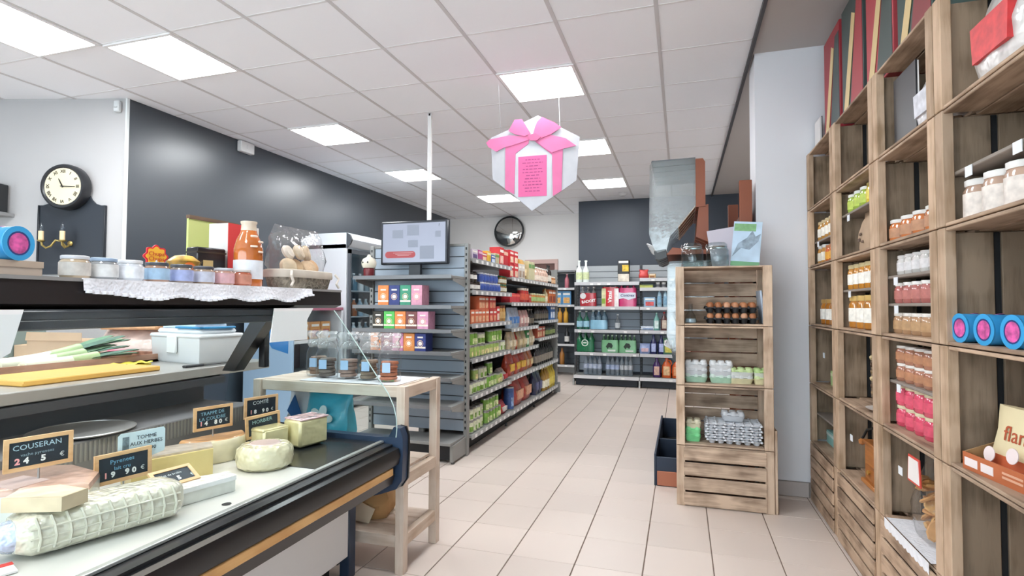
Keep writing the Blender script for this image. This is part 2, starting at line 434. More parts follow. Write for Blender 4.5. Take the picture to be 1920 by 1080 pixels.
# ---- end unit facing the viewer (tea boxes, monitor)
XE0, XE1, YE = -2.63, -1.725, 4.27
g = thing('end_shelving', 'grey metal end shelving facing the viewer with tea boxes and a monitor', 'shelving', (0,0,0))
for x in (XE0, XE1): upright(g, x, YE-.05, 1.775, steel)
back_panel(g, XE0+.02, XE1-.02, YE-.03, .2, 1.76, slat_b)
bx('top_rail', (XE1-XE0, .03, .02), steel, g, (XE0, YE-.035, 1.755))
for k, z in enumerate((1.49,1.248,1.055,.878,.672,.452)):
    shelf(g, XE0, XE1, 3.93, YE-.035, z, 0, steel, strip=mt('#77787a', .4, metal=.3), lip=.03)
shelf(g, XE0, XE1, 3.93, YE-.035, .17, 0, steel, brackets=False)
for x in (XE0, XE1-.006):
    ob('base_foot', MB().prism([(3.95,.02),(YE,.02),(YE,.16),(3.95,.145)], x-.012, x+.012, 'x'), steel, g)
    for y in (3.98, YE-.03): ob('levelling_foot', MB().cyl(.014,0,.022,10,x,y), mt('#5a5a5a', .4, metal=.6), g)
bx('kick_plate', (XE1-XE0-.05, .004, .11), mt('#1d1f22', .6), g, (XE0+.025, 3.99, .025))

# ---- long aisle shelving facing right: local frame, x along aisle (to -world... ) y into the shelf
XG = -1.69
BAY = [(4.285,5.40),(5.40,6.52),(6.52,7.64)]
ga = thing('aisle_shelving', 'long grey gondola shelving along the aisle stocked with groceries', 'shelving', (XG,0,0), R(90))
# local x = world y, local y = -(world x - XG)
LV = [[1.653,1.38,1.092,.795,.48,.155],[1.55,1.284,1.011,.772,.50,.145],[1.55,1.284,1.06,.845,.495,.13]]
for b, (a0, a1) in enumerate(BAY):
    for k, z in enumerate(LV[b]):
        shelf(ga, a0, a1, .006, .45 if k < 5 else .47, z, 8, steel, strip=strip_m, lip=.042, brackets=False)
    back_panel(ga, a0+.02, a1-.02, .47, .12, 1.74, slat_k)
    bx('kick_plate', (a1-a0, .004, .09), mt('#1a1b1d', .7), ga, (a0, .09, .01))
for a in (4.285,5.40,6.52,7.64): upright(ga, a, .44, 1.775, steel)
upright(ga, 7.66, .02, 1.775, steel, slots='y')
bx('end_panel', (.012, .46, 1.72), steel, ga, (7.645, .03, .05))
ob('base_foot', MB().box(7.64,7.69,-.02,.45,.02,.16,.004), steel, ga)
for a in (4.30,5.40,6.52,7.66): ob('levelling_foot', MB().cyl(.013,0,.03,10,a,.06), mt('#5a5a5a', .4, metal=.6), ga)

# ---- wall shelving at the back (bottled water, cleaning products)
gb = thing('wall_shelving', 'wide grey wall shelving at the back with bottled water packs', 'shelving', (0,0,0))
XB = [-1.64,-.62,.40]
for x in XB: upright(gb, x, 8.90, 1.92, steel_d)
for b in range(2):
    back_panel(gb, XB[b]+.02, XB[b+1]-.02, 8.93, .2, 1.62, slat_b, .12)
    back_panel(gb, XB[b]+.02, XB[b+1]-.02, 8.928, 1.62, 1.92, slat_m, .1)
rr = random.Random(3)
for z in (1.625,1.24,.874,.515): shelf(gb, XB[0], XB[1], 8.58, 8.925, z, 3, steel, strip=mt('#c2c2c4', .35), lip=.05, brackets=False, rnd=rr)
for z in (1.682,1.533,1.237,.875,.514): shelf(gb, XB[1], XB[2], 8.58, 8.925, z, 4, steel, strip=mt('#c2c2c4', .35), lip=.05, brackets=False, rnd=rr)
for b in range(2):
    shelf(gb, XB[b], XB[b+1], 8.50, 8.925, .16, 2, steel, strip=mt('#d8d8da', .35), lip=.05, brackets=False, rnd=rr)
    bx('kick_plate', (XB[b+1]-XB[b]-.06, .004, .10), mt('#2b3038', .6), gb, (XB[b]+.03, 8.56, .01))
for x in XB: ob('base_foot', MB().prism([(8.50,.0),(8.53,.0),(8.56,.05),(8.92,.05),(8.92,.11),(8.50,.11)], x-.012, x+.012, 'x'), mt('#b0b0ae', .4, metal=.4), gb)

# ---- dark shelving further back, seen past the aisle shelving
gd = thing('dark_shelving', 'narrow dark shelving unit in the back left corner with juice bottles', 'shelving', (0,0,0))
for x in (-2.85,-1.84): upright(gd, x, 9.98, 1.88, slat_k)
back_panel(gd, -2.83, -1.86, 10.03, .15, 1.86, slat_k, .12)
for z in (1.575,1.27,.94,.56,.185): shelf(gd, -2.85, -1.84, 9.66, 10.02, z, 3, steel_d, strip=mt('#c9c9c9', .4), lip=.04, brackets=False, rnd=rr)
bx('canopy', (1.03, .40, .03), mt('#7f8184', .5), gd, (-2.86, 9.64, 1.865))
bx('side_panel', (.012, .34, 1.80), slat_k, gd, (-1.845, 9.69, .06))
for x in (-2.84,-1.845): ob('levelling_foot', MB().cyl(.02,0,.165,8,x,9.71), mt('#7a7a7a', .4, metal=.5), gd)

# ================================================================ PRODUCT KINDS
def rbx(name, d, mat, parent, loc=(0,0,0), c=.002): return bx(name, d, mat, parent, loc, c=c)
def mk_can(col, col2, r=.037, h=.105):
    t = thing('can', '', 'can')
    ob('tin', MB().lathe([(0,0),(r-.003,0),(r,.004),(r,h-.004),(r-.002,h),(r-.004,h-.003),(0,h-.004)],14), mt('#b9b9b6', .3, metal=.8), t)
    ob('paper_label', MB().lathe([(r+.0006,.011),(r+.0006,h-.013)],14), mt(col, .4, noise=(30,.25)), t)
    # a pictured patch on the label, facing -y
    n = 6; v = []
    for zz in (h*.16, h*.55):
        v.append([( (r+.0012)*math.sin((k/(n-1)-.5)*1.5), -(r+.0012)*math.cos((k/(n-1)-.5)*1.5), zz) for k in range(n)])
    ob('label_picture', MB().loft(v, cap=False, closed=False), mt(col2, .4, noise=(40,.35)), t)
    return t
def mk_box(w, d, h, col, acc='#f2f0ea', style=0, name='carton'):
    """carton: origin at bottom centre of its front face, front to -y"""
    t = thing(name, '', 'box')
    rbx('carton_body', (w,d,h), mt(col, .5, noise=(25,.07)), t, (-w/2,0,0))
    if style == 0:
        rbx('front_picture', (w*.72,.001,h*.42), mt(acc, .5, noise=(30,.25)), t, (-w*.36,-.001,h*.12), c=0)
        rbx('brand_band', (w*.8,.001,h*.14), mt('#f4efe4', .5), t, (-w*.4,-.001,h*.72), c=0)
    elif style == 1:
        rbx('brand_band', (w*.99,.001,h*.2), mt(acc, .5), t, (-w*.495,-.001,h*.66), c=0)
    return t
def bottle_prof(r, h, neck=.3, hs=.62, fat=0):
    return [(0,0),(r*.9,0),(r,.006),(r,h*hs),(r*.92,h*(hs+.06)),(r*.55,h*(hs+.17)),(r*neck,h*(hs+.25)),(r*neck,h*.96),(0,h*.965)]
def mk_bottle(r, h, col, cap, lab=None, neck=.3, hs=.6, name='bottle', clear=False, rough=.15, sq=False):
    t = thing(name, '', 'bottle')
    ob('bottle_body', MB().lathe(bottle_prof(r,h,neck,hs),14), glass(col,1.0,.03,None,.12) if clear else mt(col, rough, coat=.3), t)
    ob('cap', MB().cyl(r*neck*1.25,h*.93,h,10), mt(cap, .4), t)
    if lab: ob('paper_label', MB().lathe([(r+.0008,h*.14),(r+.0008,h*.46)],14), mt(lab, .5, noise=(35,.15)), t)
    return t
def mk_jar(r, h, content, lid, lab=None, labh=(.2,.62), name='jar'):
    t = thing(name, '', 'jar')
    ob('jar_body', MB().lathe([(0,0),(r*.9,0),(r,.006),(r,h*.72),(r*.86,h*.82),(r*.84,h*.86),(0,h*.86)],14), mt(content, .12, coat=.6, noise=(14,.12)), t)
    ob('lid', MB().lathe([(0,h*.84),(r*.9,h*.84),(r*.92,h*.86),(r*.92,h*.985),(r*.87,h),(0,h)],14), mt(lid, .35), t)
    if lab: ob('paper_label', MB().lathe([(r+.0008,h*labh[0]),(r+.0008,h*labh[1])],14), mt(lab, .5, noise=(45,.14)), t)
    return t
def bag_mesh(w, d, h, pinch=.9, lump=.0, seed=1, n=16):
    rn = random.Random(seed); secs = []
    for k in range(9):
        f = k/8
        dd = d*(.75+.25*math.sin(min(1,f*3)*PI/2)) if f < .35 else d*(1-((f-.35)/.65)**1.6*.97)
        ww = w*(.9+.1*math.sin(min(1,f*3)*PI/2)) if f < .4 else w*(1-(1-pinch)*math.sin((f-.4)/.6*PI))
        s = []
        for i in range(n):
            a = 2*PI*i/n; ca, sa = math.cos(a), math.sin(a); e = .55
            s.append((math.copysign(abs(ca)**e, ca)*ww/2 + rn.uniform(-lump,lump), math.copysign(abs(sa)**e, sa)*dd/2 + rn.uniform(-lump,lump), f*h))
        secs.append(s)
    return MB().loft(secs)
def mk_bag(w, d, h, col, acc=None, lump=.003, seed=1, name='bag', rough=.3, coat=.4, pinch=.9):
    t = thing(name, '', 'bag')
    ob('bag_body', bag_mesh(w,d,h,pinch,lump,seed), mt(col, rough, coat=coat, noise=(18,.25), bump=(40,.4)), t)
    if acc: ob('front_label', MB().prism([(-w*.3,h*.22),(w*.3,h*.22),(w*.33,h*.55),(-w*.33,h*.55)],-d*.53,-d*.40,'y'), mt(acc, .5, noise=(30,.2)), t)
    return t
PROTO = {}
def place(kind, fn, label, loc, rz, group):
    """first use makes the thing, later uses copy it"""
    if kind not in PROTO:
        PROTO[kind] = fn(); t = PROTO[kind]
        t.location = loc; t.rotation_euler = (0,0,rz); tag(t, label, t['category'], group); return t
    return dup(PROTO[kind], label, loc, rz, group)

# ---- tea boxes on the end shelving
TEA = [(1.249, -2.40, [('orange','#e8894a'),('navy','#33407c'),('green','#3f9474'),('pink','#d99bb0')]),
       (1.056, -2.445, [('black','#3a372f'),('bright green','#5cc05e'),('orange','#e58d4e'),('brown','#7d4a48'),('pink','#d99bb8')]),
       (.879, -2.465, [('orange','#e5945c'),('burgundy','#7d2c4a'),('pink','#d88fb4'),('orange','#dd8e4c'),('navy','#2f3c7f')])]
sname = ['upper tea shelf','middle tea shelf','lower tea shelf']
for s, (z, x, row) in enumerate(TEA):
    for k, (cn, hx) in enumerate(row):
        W, D, Hh = .098, .13, .166 if s == 0 else .146
        t = thing('tea_box', '%s tea box, %s from the left on the %s' % (cn, ORD[k], sname[s]), 'box', (x+.052+k*.1015, 3.945, z), 0, 'tea boxes on the end shelving')
        rbx('carton_body', (W,D,Hh), mt(hx, .5, noise=(40,.1)), t, (-W/2,0,0))
        ob('emblem', MB().lathe([(0,0),(.017,0),(.017,.0012),(0,.0012)],14), mt('#efe7dc', .5), t, (0,0,Hh*.44), (PI/2,0,0))
        ob('emblem_flower', MB().lathe([(.024,0),(.028,0),(.028,.001),(.024,.001),(.024,0)],10), mt('#e9c9a6', .5), t, (0,0,Hh*.44), (PI/2,0,0))
        rbx('name_line', (W*.5,.001,.012), mt('#e9e4dc', .5), t, (-W*.25,-.001,Hh*.74), c=0)
        if k % 2 == 0 or s == 1: rbx('bottom_band', (W*.98,.001,.014), mt('#ece4d6', .5), t, (-W*.49,-.001,Hh*.18), c=0)
# little snowman-like tin at the left of the top shelf
t = thing('snack_tin', 'small tin with cream lid and dark red base left of the monitor', 'tin', (-2.52,4.0,1.491))
ob('tin_base', MB().lathe([(0,0),(.042,0),(.045,.008),(.045,.06),(.04,.075),(0,.075)],16), mt('#6b2328', .35), t)
ob('cream_top', MB().lathe([(0,.072),(.05,.074),(.062,.1),(.062,.125),(.05,.15),(.02,.165),(.012,.185),(0,.19)],16), mt('#d9d2bf', .4), t)
for sx in (-.022,.022): ob('dark_spot', MB().lathe([(0,0),(.009,0),(0,.004)],8), mt('#35332f', .5), t, (sx,-.058,.118), (PI/2,0,0))

# ---- monitor on its stand
t = thing('monitor', 'black flat monitor showing a pale screen with a red button', 'monitor', (-2.155,4.10,1.491))
ob('stand', MB().box(-.14,.14,-.10,.09,0,.012,.004).box(-.055,.055,.02,.05,.01,.2,.004), mt('#23262b', .4), t)
ob('housing', MB().box(-.315,.315,0,.045,.105,.475,.008), mt('#1f232b', .4), t)
sm = bpy.data.materials.new('lit_screen'); sm.use_nodes = True; b = sm.node_tree.nodes['Principled BSDF']
b.inputs['Base Color'].default_value = (.02,.02,.03,1); b.inputs['Emission Color'].default_value = lin('#c9d3ea'); b.inputs['Emission Strength'].default_value = .26; b.inputs['Roughness'].default_value = .2
scn = ob('screen', MB().box(-.292,.292,-.002,.001,.125,.455), sm, t)
def emat(h, s=.3):
    k = ('em', h, s)
    if k in MC: return MC[k]
    e = bpy.data.materials.new('lit_' + h.strip('#')); e.use_nodes = True; b = e.node_tree.nodes['Principled BSDF']
    b.inputs['Base Color'].default_value = (.02,.02,.02,1); b.inputs['Emission Color'].default_value = lin(h); b.inputs['Emission Strength'].default_value = s
    MC[k] = e; return e
for (x0,x1,z0,z1) in ((-.2,-.1,.33,.40),(-.06,.05,.35,.44),(.06,.19,.15,.26),(-.05,.04,.25,.31),(.2,.25,.33,.38)):
    ob('screen_picture', MB().box(x0,x1,-.004,-.002,z0,z1), emat('#aab6cc', .27), scn)
pill = [(-.2+.028*math.cos(a)-.04, .19+.028*math.sin(a)) for a in [PI/2+k*PI/8 for k in range(9)]] + [(.03+.028*math.cos(a)-.04, .19+.028*math.sin(a)) for a in [-PI/2+k*PI/8 for k in range(9)]]
ob('red_button', MB().prism(pill,-.005,-.002,'y'), emat('#c8434a', .3), scn)
for k in range(3): ob('button_text', MB().box(-.19+.02*k,.0-.02*k,-.006,-.005,.203-.012*k,.207-.012*k), emat('#e7b9bc', .3), scn)
text('?', .035, emat('#525a6a', .25), scn, (.235,-.004,.43))
# white pole from the ceiling behind the monitor
t = thing('ceiling_pole', 'thin white cable pole from the ceiling down behind the monitor', 'pole', (-2.18,4.44,0))
ob('pole', MB().box(-.018,.018,-.012,.012,1.3,CEIL-.005,.002), mt('#dedcda', .5), t)
ob('ceiling_hook', MB().box(-.012,.012,-.012,.012,CEIL-.03,CEIL-.004,.003), mt('#2e2e2e', .5), t, (.0,0,0))
ob('foot', MB().box(-.05,.05,-.05,.05,0,.01).box(-.018,.018,-.012,.012,0,1.3), mt('#dedcda', .5), t)
# ================================================================ GROCERIES ON THE AISLE SHELVING
SH = [['aisle %s bay, %s shelf' % (b_, s_) for s_ in ('top','second','third','fourth','fifth','bottom')] for b_ in ('near','middle','far')]
rj = random.Random(5)
def run(kind, fn, phrase, bay, sh, a0, n, pitch, tier=0, th=.1, dep=.03, dz=0, jitter=.0):
    z = LV[bay][sh] + tier*th + dz + .0005
    T = ['', ', second tier', ', third tier'][tier]
    for k in range(n):
        lab = '%s, %s from near end%s, %s' % (phrase, ORD[k], T, SH[bay][sh]) if n > 1 else '%s%s, %s' % (phrase, T, SH[bay][sh])
        place(kind, fn, lab, (XG-dep-rj.uniform(0,.008), a0+k*pitch, z), R(90)+rj.uniform(-jitter,jitter), 'groceries on the aisle shelving')
G1 = ('can_green', lambda: mk_can('#a9c36c','#e8dba0'))
G2 = ('can_tall_green', lambda: mk_can('#7fae4a','#d8e3a8', .040, .118))
G3 = ('can_pale', lambda: mk_can('#dfe3c4','#7fa648'))
# bottom three shelves of the near bay: vegetable cans
run(*G1, 'green labelled vegetable can', 0, 3, 4.37, 9, .083, 0, dep=.06, jitter=.5)
run(*G2, 'tall green vegetable can', 0, 3, 4.37, 2, .09, 1, .106, dep=.06, jitter=.4)
run(*G3, 'pale green vegetable can', 0, 3, 4.57, 2, .083, 1, .106, dep=.06, jitter=.4)
run(*G2, 'bright green vegetable can', 0, 3, 4.86, 4, .088, 1, .106, dep=.06, jitter=.4)
run(*G3, 'pale vegetable can behind', 0, 3, 5.16, 2, .085, 0, dep=.06, jitter=.4)
run(*G3, 'pale green vegetable can', 0, 4, 4.37, 5, .083, 0, dep=.06, jitter=.4)
run(*G2, 'tall green vegetable can', 0, 4, 4.80, 3, .09, 0, dep=.06, jitter=.4)
run(*G1, 'green labelled vegetable can', 0, 4, 5.09, 2, .083, 0, dep=.06, jitter=.4)
run(*G1, 'green labelled vegetable can', 0, 4, 4.52, 1, .083, 1, .106, dep=.07)
run(*G3, 'pale green vegetable can', 0, 4, 4.64, 2, .085, 1, .106, dep=.07)
run(*G2, 'tall green vegetable can', 0, 4, 4.88, 1, .085, 1, .119, dep=.07)
run(*G3, 'white labelled vegetable can', 0, 5, 4.37, 4, .083, 0, dep=.06, jitter=.4)
run(*G3, 'white labelled vegetable can', 0, 5, 4.37, 4, .083, 1, .106, dep=.06, jitter=.4)
run(*G2, 'tall green vegetable can', 0, 5, 4.76, 5, .088, 0, dep=.06, jitter=.3)
run(*G2, 'tall green vegetable can', 0, 5, 4.76, 4, .088, 1, .119, dep=.06, jitter=.3)
# near bay upper shelves
def soup(c, a, w=.1, h=.15, d=.12, st=0): return lambda: mk_box(w, d, h, c, a, st)
run('ob', soup('#d8704a','#f0b890',.085,.122,.1), 'orange sauce carton', 0, 2, 4.385, 5, .088, 0, dep=.03)
run('ob', None, 'orange sauce carton', 0, 2, 4.56, 3, .088, 1, .1225, dep=.03)
run('rb', soup('#c8443c','#e9a07c',.09,.122,.1), 'red sauce carton', 0, 2, 4.86, 2, .092, 0, dep=.03)
run('rb', None, 'red sauce carton', 0, 2, 4.84, 2, .092, 1, .1225, dep=.03)
run('rs', soup('#cf3a38','#f3d9c8',.085,.15,.08), 'bright red carton', 0, 2, 5.07, 1, .1, 0, dep=.03)
run('bj', lambda: mk_jar(.038,.16,'#b98a4a','#7a4a30','#c9a468'), 'tan spread jar with brown lid', 0, 2, 5.17, 2, .082, 0, dep=.06)
run('pk', lambda: mk_jar(.036,.085,'#2f2722','#22201e','#e9e6e0'), 'white labelled dark jar', 0, 1, 4.37, 3, .078, 0, dep=.06)
run('pk', None, 'white labelled dark jar', 0, 1, 4.37, 2, .078, 1, .086, dep=.06)
run('bt', lambda: mk_jar(.036,.085,'#5a6aa8','#e5e8f0','#3d57a5'), 'white lidded blue tin', 0, 1, 4.62, 7, .079, 0, dep=.06)
run('bt', None, 'white lidded blue tin', 0, 1, 4.62, 6, .079, 1, .086, dep=.06)
run('gt', lambda: mk_jar(.033,.085,'#8a6a3a','#2f6a4a','#d8d6c2'), 'green lidded small jar', 0, 1, 5.17, 3, .072, 0, dep=.06)
run('gt', None, 'green lidded small jar', 0, 1, 5.17, 3, .072, 1, .086, dep=.06)
for k, (c, a, w_, h_, nm) in enumerate([('#cfc3cf','#6a5a86',.14,.09,'white and purple packet box'),('#b0508a','#e3b6c8',.10,.095,'pink packet box'),('#cf4a4a','#f0d0b0',.13,.085,'low red packet box'),('#e0b23c','#f4e6b4',.10,.11,'yellow packet box'),('#3f64a8','#d6dfee',.12,.085,'blue packet box'),('#c6ba96','#7a9a50',.12,.11,'tan and green packet box'),('#cf3438','#f0c4b4',.13,.185,'tall red biscuit carton'),('#c53038','#eec0a8',.13,.175,'tall dark red biscuit carton')]):
    run('p%d' % k, soup(c,a,w_,h_,.11,k % 2), nm, 0, 0, [4.42,4.55,4.67,4.79,4.91,5.03,5.165,5.30][k], 1, .1, dep=.03)
# middle and far bays
run('tr', soup('#cb2f36','#efcdb2',.14,.145,.12), 'red cracker carton', 1, 0, 5.50, 2, .15, 0, dep=.03)
run('tr', None, 'red cracker carton', 1, 0, 5.50, 2, .15, 1, .146, dep=.03)
run('yb', lambda: mk_bag(.2,.11,.24,'#d8a24a','#f3dca8',seed=3), 'yellow crisps bag', 1, 0, 6.06, 1, .2, 0, dep=.1)
run('wb', soup('#d9d2c8','#a88f7a',.11,.17,.1), 'off white packet carton', 1, 0, 5.785, 2, .115, 0, dep=.02)
run('tb', soup('#cfc7a0','#6f9a5a',.12,.23,.1,1), 'tan and green packet carton', 1, 0, 6.23, 2, .14, 0, dep=.03)
run('wc', lambda: mk_bottle(.045,.19,'#d9b7a4','#f0efe8','#e9d9c9',.55,.62), 'pale dessert bottle with a white cap', 2, 0, 6.60, 5, .125, 0, dep=.07)
run('kc', lambda: mk_bottle(.034,.26,'#2c2622','#1d1b1a','#d6cfc2'), 'dark sauce bottle', 2, 0, 7.25, 2, .1, 0, dep=.07)
run('cb', lambda: mk_jar(.04,.11,'#b4713c','#e8d9c9','#d9b089'), 'small caramel jar', 2, 0, 7.44, 2, .1, 0, dep=.06)
run('rd', soup('#c9303a','#e86a5a',.12,.1,.1,1), 'flat red packet', 1, 1, 5.50, 3, .125, 0, dep=.03)
run('rp', lambda: mk_jar(.045,.17,'#b8322f','#d8cfc0','#cf5a44'), 'red sauce jar', 1, 1, 5.92, 3, .1, 0, dep=.06)
run('ra', soup('#c24438','#e6b49a',.1,.1,.08,1), 'small red packet', 1, 1, 6.24, 1, .1, 0, dep=.03)
run('sj', lambda: mk_jar(.036,.12,'#c78a4a','#cfd0a8','#a4bd7a'), 'small jar with a pale lid', 1, 1, 6.36, 2, .085, 0, dep=.06)
run('sj', None, 'small jar with a pale lid', 2, 1, 6.60, 5, .09, 0, dep=.06)
run('tt', lambda: mk_bottle(.036,.2,'#d8c49a','#c9a860','#efe4c4'), 'slim straw coloured bottle', 2, 1, 7.10, 1, .09, 0, dep=.06)
run('oc', soup('#cf7238','#8c3a24',.1,.19,.09), 'orange carton', 2, 1, 7.25, 4, .105, 0, dep=.03)
run('bw', lambda: mk_bag(.13,.07,.22,'#a9b9cc','#4a7ab8',seed=5), 'blue and white pouch', 1, 2, 5.50, 3, .13, 0, dep=.07)
run('pp', lambda: mk_bag(.11,.07,.19,'#c99a94','#e6d2c6',seed=6), 'pink pouch', 1, 2, 5.92, 3, .12, 0, dep=.07)
run('dk', lambda: mk_bottle(.042,.2,'#2b2826','#8a8276','#6a6254',.4), 'dark bottle with a grey label', 1, 2, 6.28, 2, .11, 0, dep=.07)
run('dk', None, 'dark bottle with a grey label', 2, 2, 6.62, 6, .105, 0, dep=.07)
run('bl', soup('#3f6fae','#dfe6ee',.13,.2,.08), 'blue and white carton', 2, 2, 7.35, 2, .14, 0, dep=.03)
run('tp', lambda: mk_bag(.13,.08,.2,'#cdb893','#e3d6ba',seed=8), 'tan flour pouch', 1, 3, 5.49, 2, .13, 0, dep=.07)
run('rk', lambda: mk_bottle(.035,.2,'#b03a30','#d8b04a','#d07a4a'), 'red ketchup bottle', 1, 3, 5.72, 1, .1, 0, dep=.07)
run('tq', lambda: mk_bag(.15,.09,.19,'#c2ad84','#d9c9a2',seed=9), 'broad beige pouch', 1, 3, 5.86, 2, .16, 0, dep=.07)
run('gk', soup('#3f8a4c','#dcE8cf'.lower(),.1,.19,.07), 'green carton', 1, 3, 6.14, 1, .1, 0, dep=.03)
run('tp', None, 'tan flour pouch, farther group', 1, 3, 6.26, 2, .13, 0, dep=.07)
run('rn', soup('#b5563e','#d8b48a',.12,.14,.08), 'brown red packet', 2, 3, 6.64, 3, .13, 0, dep=.03)
run('dg', lambda: mk_jar(.045,.13,'#33402c','#23261f','#7a8a52'), 'dark green jar', 2, 3, 7.08, 5, .105, 0, dep=.06)
run('ch', lambda: mk_bag(.2,.12,.23,'#c04a34','#e6b84a',seed=11), 'red and yellow crisps bag', 1, 4, 5.58, 3, .215, 0, dep=.1, jitter=.15)
run('cg', lambda: mk_bag(.18,.1,.21,'#c9794a','#e9cf9a',seed=12), 'orange crisps bag', 1, 4, 6.22, 2, .19, 0, dep=.1, jitter=.15)
run('cr', lambda: mk_bag(.16,.16,.13,'#bfb4ae','#b8323c',seed=13), 'loose clear snack bag with a red print', 0, 4, 5.30, 1, .2, 0, dep=.11)
run('db', lambda: mk_bottle(.038,.27,'#1f1d1d','#2a2624','#8c8478'), 'dark wine vinegar bottle', 2, 4, 6.60, 9, .105, 0, dep=.07)
run('rr', lambda: mk_bag(.2,.14,.13,'#b9363a','#d9d2cc',seed=14), 'small crumpled red bag', 0, 5, 5.275, 1, .2, 0, dep=.1)
run('bc', lambda: mk_can('#3f5f9a','#8aa6cc',.055,.24), 'tall blue coffee tin', 1, 5, 5.55, 1, .1, 0, dep=.08)
run('rl', lambda: mk_bag(.34,.2,.30,'#b8443a','#d8a080',seed=15), 'large red net bag', 1, 5, 5.87, 2, .36, 0, dep=.14)
run('nb', lambda: mk_bag(.17,.12,.29,'#2f3452','#5a5f86',seed=16), 'dark blue pouch', 2, 5, 6.63, 2, .18, 0, dep=.1)
run('tn', lambda: mk_bottle(.045,.3,'#a8802e','#d8c878','#e8e2c8'), 'amber oil bottle', 2, 5, 6.98, 3, .105, 0, dep=.07)
run('yo', lambda: mk_bottle(.048,.31,'#cdb23c','#e2d26a','#d8c458'), 'yellow oil bottle', 2, 5, 7.28, 3, .115, 0, dep=.07)
# red shelf divider seen in the middle bay
tag(ob('display_tray', MB().box(-.46,.46,0,.006,0,.11).box(-.46,.46,0,.3,0,.006).box(-.46,-.454,0,.3,0,.09).box(.454,.46,0,.3,0,.09), mt('#a8283a', .45), None, (XG-.14,5.95,LV[1][1]+.001), (0,0,R(90))), 'dark red display tray deep on the aisle shelving middle bay, second shelf', 'tray')

# ================================================================ BACK WALL SHELVING GOODS
def water_pack(name, label, x, z, nx, r, h, col, cap, clear=True, wrap=None, words=None, y=8.66, ny=2, lab=None, wraph=(.0,.72), hs=.6, wtxt='#f4f4f4', ts=.1, rotw=0, shear=0):
    t = thing(name, label, 'bottle pack', (x,y,z+.001), 0, 'bottle packs on the back wall shelving')
    bm_ = MB().lathe(bottle_prof(r,h,.3,hs),12); me = bm_.mesh('bottle'); me.materials.append(glass(col,1.0,.05,None,.22) if clear else mt(col, .2, coat=.4))
    cme = MB().cyl(r*.38,h*.93,h,10).mesh('cap'); cme.materials.append(mt(cap, .4))
    lme = None
    if lab: lme = MB().lathe([(r+.001,h*.3),(r+.001,h*.52)],12).mesh('bottle_label'); lme.materials.append(mt(lab, .5, noise=(30,.15)))
    W = nx*2*r
    for i in range(nx):
        for j in range(ny):
            b = ob('bottle', me, None, t, (-W/2+r+2*r*i, j*2*r, 0))
            ob('cap', cme, None, b)
            if lme: ob('bottle_label', lme, None, b)
    if wrap:
        e = .012; z0, z1 = h*wraph[0], h*wraph[1]
        P = []
        for (zz, sc_) in ((z0+.004,1.0),(z0+(z1-z0)*.5,1.01),(z1,.97)):
            ring = []
            for (cx_, cy_, a0) in ((W/2-r,-0.0,-90),(W/2-r,(ny-1)*2*r,0),(-W/2+r,(ny-1)*2*r,90),(-W/2+r,0.0,180)):
                for k in range(5):
                    a = R(a0+k*22.5); ring.append(((cx_+(r+.002)*math.cos(a))*sc_, (cy_+(r+.002)*math.sin(a)), zz))
            P.append(ring)
        wo = ob('shrink_wrap', MB().loft(P, cap=False), mt(wrap, .25, coat=.5, noise=(8,.08)), t)
        if words: text(words, ts, mt(wtxt, .5), wo, (0,-r-.006,(z0+z1)/2-.01), (PI/2,rotw,0), bold=.002, shear=shear)
    return t
Z0, Z1, Z2, Z3, Z4 = .16, .515, .874, 1.24, 1.625
# top shelf
for k in range(2):
    t = mk_bottle(.052,.36,'#dfe6e0','#e9efe6','#cfd8a8',.34,.5); t.location = (-1.575+k*.11,8.66,Z4+.001)
    tag(t, 'tall clear glass bottle with pale green label, %s on the top back shelf' % ('left one' if k == 0 else 'right one'), 'bottle', 'clear bottles on the top back shelf')
t = thing('coffee_pack', 'black coffee pack with yellow picture on the top back shelf', 'bag', (-.865,8.66,Z4+.001))
ob('pack_body', MB().box(-.09,.09,-.05,.06,0,.35,.012), mt('#1f1d1c', .35), t)
ob('picture', MB().box(-.02,.08,-.053,-.05,.17,.27), mt('#d8b23c', .5, noise=(30,.4)), t)
ob('lower_label', MB().box(-.085,.085,-.053,-.05,.01,.13), mt('#e6dccb', .5, noise=(10,.3)), t)
ob('white_title', MB().box(-.075,.075,-.053,-.05,.3,.335), mt('#e9e6e0', .5), t)
# second shelf
t = water_pack('water_pack', 'red labelled sparkling water pack with silver caps on back shelf', -1.43, Z3, 3, .043, .32, '#dcdcdc', '#d8d8d6', True, '#b3323c', None, wraph=(.02,.68))
wo = [c for c in KIDS[t.name] if c.name.startswith('shrink')][0]
text('BADOIT', .062, mt('#f4eeee', .5), wo, (.015,-.049,.085), (PI/2,-.14,0), bold=.002)
ob('round_badge', MB().lathe([(0,0),(.048,0),(.048,.003),(0,.003)],20), mt('#d9d6d6', .5), wo, (-.075,-.046,.17), (PI/2,0,0))
t = water_pack('water_pack', 'red, white and green wrapped water pack in the middle of the back shelf', -1.075, Z3, 3, .043, .325, '#e0dcda', '#d8c8c8', True, '#c92f38', None, wraph=(.0,.96))
wo = [c for c in KIDS[t.name] if c.name.startswith('shrink')][0]
text('Vittel', .085, mt('#f6eeee', .5), wo, (0,-.052,.16), (PI/2,-PI/2,0), bold=.002)
for sx, hx in ((-.1,'#d9d6a8'),(.1,'#e9e2e0')):
    ob('side_panel', MB().box(sx-.033,sx+.033,-.048,-.046,.005,.29), mt(hx, .5, noise=(14,.2)), wo)
ob('green_patch', MB().box(-.13,-.075,-.05,-.048,.05,.13), mt('#8aa83c', .5), wo)
t = water_pack('water_pack', 'bright pink wrapped mineral water pack on the back shelf', -.81, Z3, 3, .046, .33, '#c9406e', '#c9406e', False, '#c83a70', None, wraph=(.0,.9), hs=.72)
